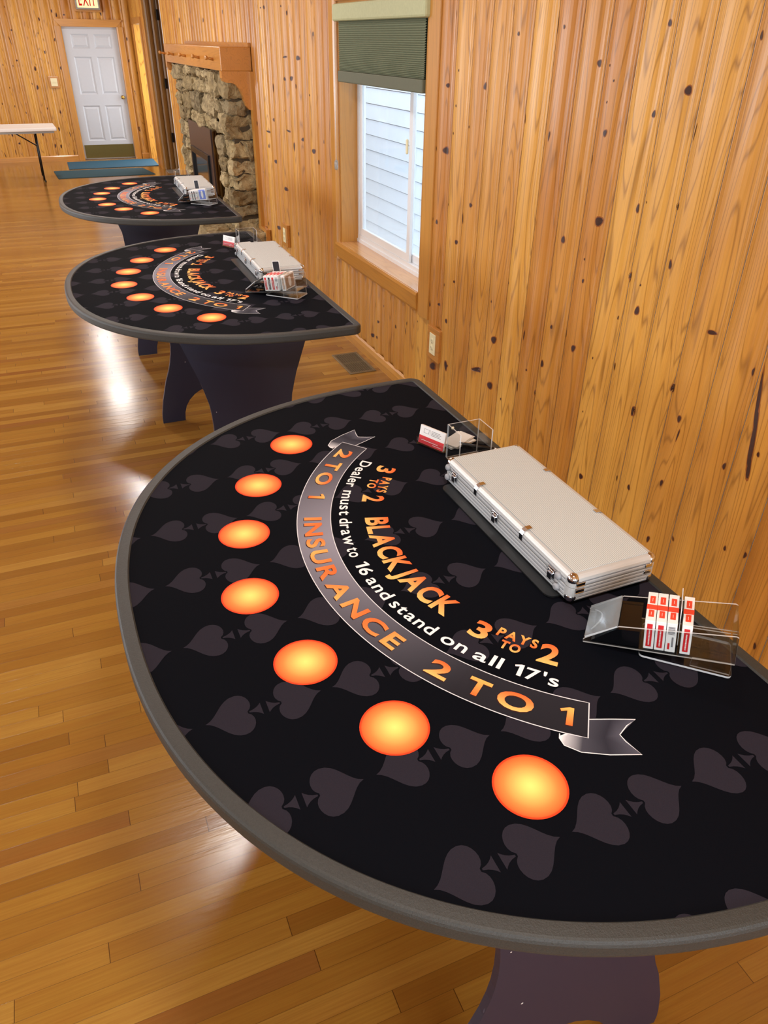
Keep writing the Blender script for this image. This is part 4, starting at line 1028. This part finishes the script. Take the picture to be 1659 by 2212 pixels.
copy_thing(tr, 'clear acrylic discard tray on the middle table, in front of the hearth', loc=(-0.966, 4.045, TOP + .0004), rotz=0.0)
copy_thing(tr, 'clear acrylic discard tray on the farthest table', loc=(-0.936, 6.215, TOP + .0004), rotz=0.0)
ch = thing('business_card_holder', 'small clear holder of red and white business cards on the nearest table', 'card holder', (-1.042, 1.627, TOP + .0004), math.radians(-65.5), 'business card holders')
def card_holder(ch):
    m = MB(); m.box(-.047, .047, -.014, .014, 0, .003); m.box(-.047, .047, -.014, -.012, .003, .022); m.box(-.047, -.045, -.012, .014, .003, .016); m.box(.045, .047, -.012, .014, .003, .016)
    m.build('clear_stand', [ACR], ch)
    m = MB(); m.prism([(-.009, .004), (-.002, .004), (.008, .052), (.001, .054)], -.044, .044, 'yz', 0); cd_ = m.build('business_cards', WHITE, ch)
    def on(a0, a1, t0, t1, mi, mb, e=.0004):
        def q(x, t): yy = -.009 + .010 * t; zz = .004 + .050 * t; return (x, yy - e, zz + e * .2)
        mb.add([q(a0, t0), q(a1, t0), q(a1, t1), q(a0, t1)], [(0, 1, 2, 3)], mi)
    m = MB(); on(-.0435, .0435, 0.0, .44, 0, m); on(-.036, .024, .20, .225, 1, m, .0006); on(.006, .038, .10, .12, 1, m, .0006)
    on(-.030, -.012, .62, .635, 2, m); on(-.030, -.012, .84, .855, 2, m); on(-.030, -.029, .62, .85, 2, m); on(-.013, -.012, .62, .85, 2, m); on(-.008, -.0074, .58, .9, 2, m)
    for k in range(4): on(-.004, .030 - .004 * (k % 2), .60 + k * .075, .625 + k * .075, 2, m)
    m.build('card_print', [RED, WHITE, GREYP], cd_)
card_holder(ch)
copy_thing(ch, 'business card holder beside the discard tray on the middle table', loc=(-1.042, 4.13, TOP + .0004), rotz=math.radians(-60))
m = MB(); rr = random.Random(4)
for k in range(9):
    a = rr.uniform(-.25, .25); cx, cy = rr.uniform(-.003, .003), rr.uniform(-.003, .003)
    P = [(cx + x * math.cos(a) - y * math.sin(a), cy + x * math.sin(a) + y * math.cos(a)) for x, y in ((-.0445, -.0255), (.0445, -.0255), (.0445, .0255), (-.0445, .0255))]
    m.prism(P, k * .0011, k * .0011 + .0008, 'xy')
cp = m.build('card_pile', WHITE); tag(cp, 'loose pile of white business cards beside the nearest discard tray', 'cards'); cp.location = (-0.962, 1.628, TOP + .0005); cp.rotation_euler = (0, 0, .35)
m = MB(); m.box(-.044, .044, -.025, .025, 0, .012, bev=.001); o = m.build('card_pile', WHITE); tag(o, 'stack of white cards by the discard tray on the middle table', 'cards'); o.location = (-0.965, 4.13, TOP + .0005); o.rotation_euler = (0, 0, .1)
m = MB(); m.prism([(-.03, 0), (.03, 0), (.022, .03), (-.01, .042), (-.026, .03)], -.012, .012, 'xz'); o = m.build('folded_card', WHITE); tag(o, 'folded white card standing behind the farthest chip case', 'cards'); o.location = (-0.955, 6.29, TOP + .0005); o.rotation_euler = (0, 0, -.2)
pn_ = thing('ballpoint_pen', 'black ballpoint pen lying behind the nearest chip case', 'pen', (-0.93, 1.572, TOP + .0065), math.radians(-40))
m = MB(); m.tube([(-.05, 0, 0), (.045, 0, 0)], .0052, 12); m.build('barrel', DARKPL, pn_)
m = MB(); m.tube([(.045, 0, 0), (.064, 0, 0)], [.005, .0012], 12); m.build('tip', CHROME, pn_)
m = MB(); m.tube([(-.05, 0, .0), (-.052, 0, .006), (-.018, 0, .0072)], .0013, 6); m.tube([(-.062, 0, 0), (-.05, 0, 0)], .003, 10); m.build('clip', CHROME, pn_)

# ------------------------------------------------------------------ floor vent, outlets, switch, exit sign, mats, folding table
vt = thing('floor_vent', 'bronze metal floor vent by the wall below the window', 'floor vent', (-0.163, 4.598, 0))
m = MB(); X, Y = .094, .190
m.box(-X, X, -Y, -Y + .02, 0, .006, bev=.002); m.box(-X, X, Y - .02, Y, 0, .006, bev=.002); m.box(-X, -X + .018, -Y + .02, Y - .02, 0, .006, bev=.002); m.box(X - .018, X, -Y + .02, Y - .02, 0, .006, bev=.002)
m.box(-X + .018, X - .018, -.004, .004, 0.001, .005); m.build('vent_frame', VENTM, vt)
m = MB()
for k in range(13):
    x = -X + .026 + k * (2 * X - .052) / 12; m.box(x - .0028, x + .0028, -Y + .02, Y - .02, .001, .0045)
m.build('grille', VENTM, vt)
m = MB(); m.box(-X + .01, X - .01, -Y + .01, Y - .01, 0.0003, .001); m.build('duct_opening', GAP, vt)
def outlet(y, z, lb, sockets=True, nm='wall_outlet', cat='electrical outlet', g=None, w=.15, h=.185):
    t = thing(nm, lb, cat, (-0.006, y, z), 0, g)
    m = MB(); m.box(-.026, 0, -w / 2, w / 2, -h / 2, h / 2, bev=.002); m.build('backing_board', MANTEL, t, label='pine backing board')
    m = MB(); m.box(-.031, -.026, -.036, .036, -.06, .06, bev=.0022); cp_ = m.build('cover_plate', IVORY, t)
    for zz in (-.02, .02):
        m = MB(); m.lathe([(.0165, 0), (.0165, .0018), (.015, .0022)], Matrix.Translation((-.031, 0, zz)) @ Matrix.Rotation(-PI / 2, 4, 'Y'), 18); s_ = m.build('socket', IVORY, cp_)
        m = MB(); m.box(-.0336, -.0328, -.0075, -.0055, zz - .004, zz + .005); m.box(-.0336, -.0328, .0055, .0075, zz - .004, zz + .005); m.box(-.0336, -.0328, -.002, .002, zz - .012, zz - .008); m.build('slots', GAP, cp_)
    return t
outlet(3.655, .437, 'ivory wall outlet on a pine block, below the right side of the window')
outlet(6.66, .43, 'ivory wall outlet on a pine block, between the window and the hearth')
sw_ = thing('light_switch', 'ivory light switch left of the white door', 'light switch', (-1.44, 15.745, 1.225))
m = MB(); m.box(-.075, .085, -.022, 0, -.085, .085, bev=.003); m.build('backing_board', MANTEL, sw_)
m = MB(); m.box(-.05, .055, -.028, -.022, -.06, .06, bev=.002); p2 = m.build('switch_plate', IVORY, sw_)
for x in (-.022, .024): m = MB(); m.box(x - .004, x + .004, -.038, -.028, -.010, .008, bev=.001); m.build('toggle', IVORY, p2)
ex = thing('exit_sign', 'lit exit sign with red letters over the white door', 'exit sign', (-0.685, 15.74, 2.42))
m = MB(); m.box(-.215, .215, -.03, 0, -.175, .175, bev=.003); m.build('backing_board', MANTEL, ex)
m = MB()
for (a, b_, c, d_) in ((-.19, .19, -.145, -.122), (-.19, .19, .122, .145), (-.19, -.165, -.122, .122), (.165, .19, -.122, .122)): m.box(a, b_, -.085, -.03, c, d_, bev=.003)
hs_ = m.build('housing', SIGNGREY, ex)
m = MB(); m.box(-.165, .165, -.078, -.06, -.122, .122); m.build('lit_panel', SIGNFACE, ex)
m = MB(); lay, w_ = text_layout('EXIT', .012, gap=.13)
for (vs, fs, dx) in lay: m.add([((x + dx) / w_ * .27 - .135, -.0795, y / CAP * .18 - .092) for x, y in vs], fs)
m.build('lettering', SIGNRED, ex)
m = MB(); m.prism([(-1.50, 14.58), (-.02, 14.60), (.0, 15.52), (-1.49, 15.46)], 0.0005, .009, 'xy'); tag(m.build('door_mat', MATB), 'blue-green door mat lying against the white door', 'door mat', 'door mats by the white door')
m = MB(); m.prism([(-1.71, 13.60), (-.22, 13.64), (-.33, 14.42), (-1.75, 14.42)], 0.0005, .009, 'xy'); tag(m.build('door_mat', MAT), 'darker teal door mat, nearer of the two mats by the white door', 'door mat', 'door mats by the white door')
ft = thing('folding_table', 'white plastic folding table with black legs at the left edge', 'folding table', (-2.52, 13.62, 0), .03)
m = MB(); m.box(-.91, .91, -.38, .38, .70, .745, bev=.012); m.build('tabletop', TABLEW, ft)
m = MB(); m.box(-.87, .87, -.345, -.32, .672, .702); m.box(-.87, .87, .32, .345, .672, .702); m.build('under_frame', SIGNGREY, ft)
for sx in (-1, 1):
    m = MB(); x = sx * .61
    m.tube([(x - sx * .0, -.26, .69), (x - sx * .01, -.26, .02)], .0125, 10); m.tube([(x, .26, .69), (x - sx * .01, .26, .02)], .0125, 10); m.tube([(x, -.26, .62), (x, .26, .62)], .010, 8)
    m.tube([(x, -.30, .0135), (x, -.24, .0135)], .0132, 10); m.tube([(x, .24, .0135), (x, .30, .0135)], .0132, 10)
    lg = m.build('leg', BLACKM, ft)
    m = MB(); m.tube([(x, -.02, .47), (x - sx * .33, 0, .685)], .009, 8); m.tube([(x, -.26, .47), (x, .26, .47)], .009, 8); m.build('brace', BLACKM, lg)
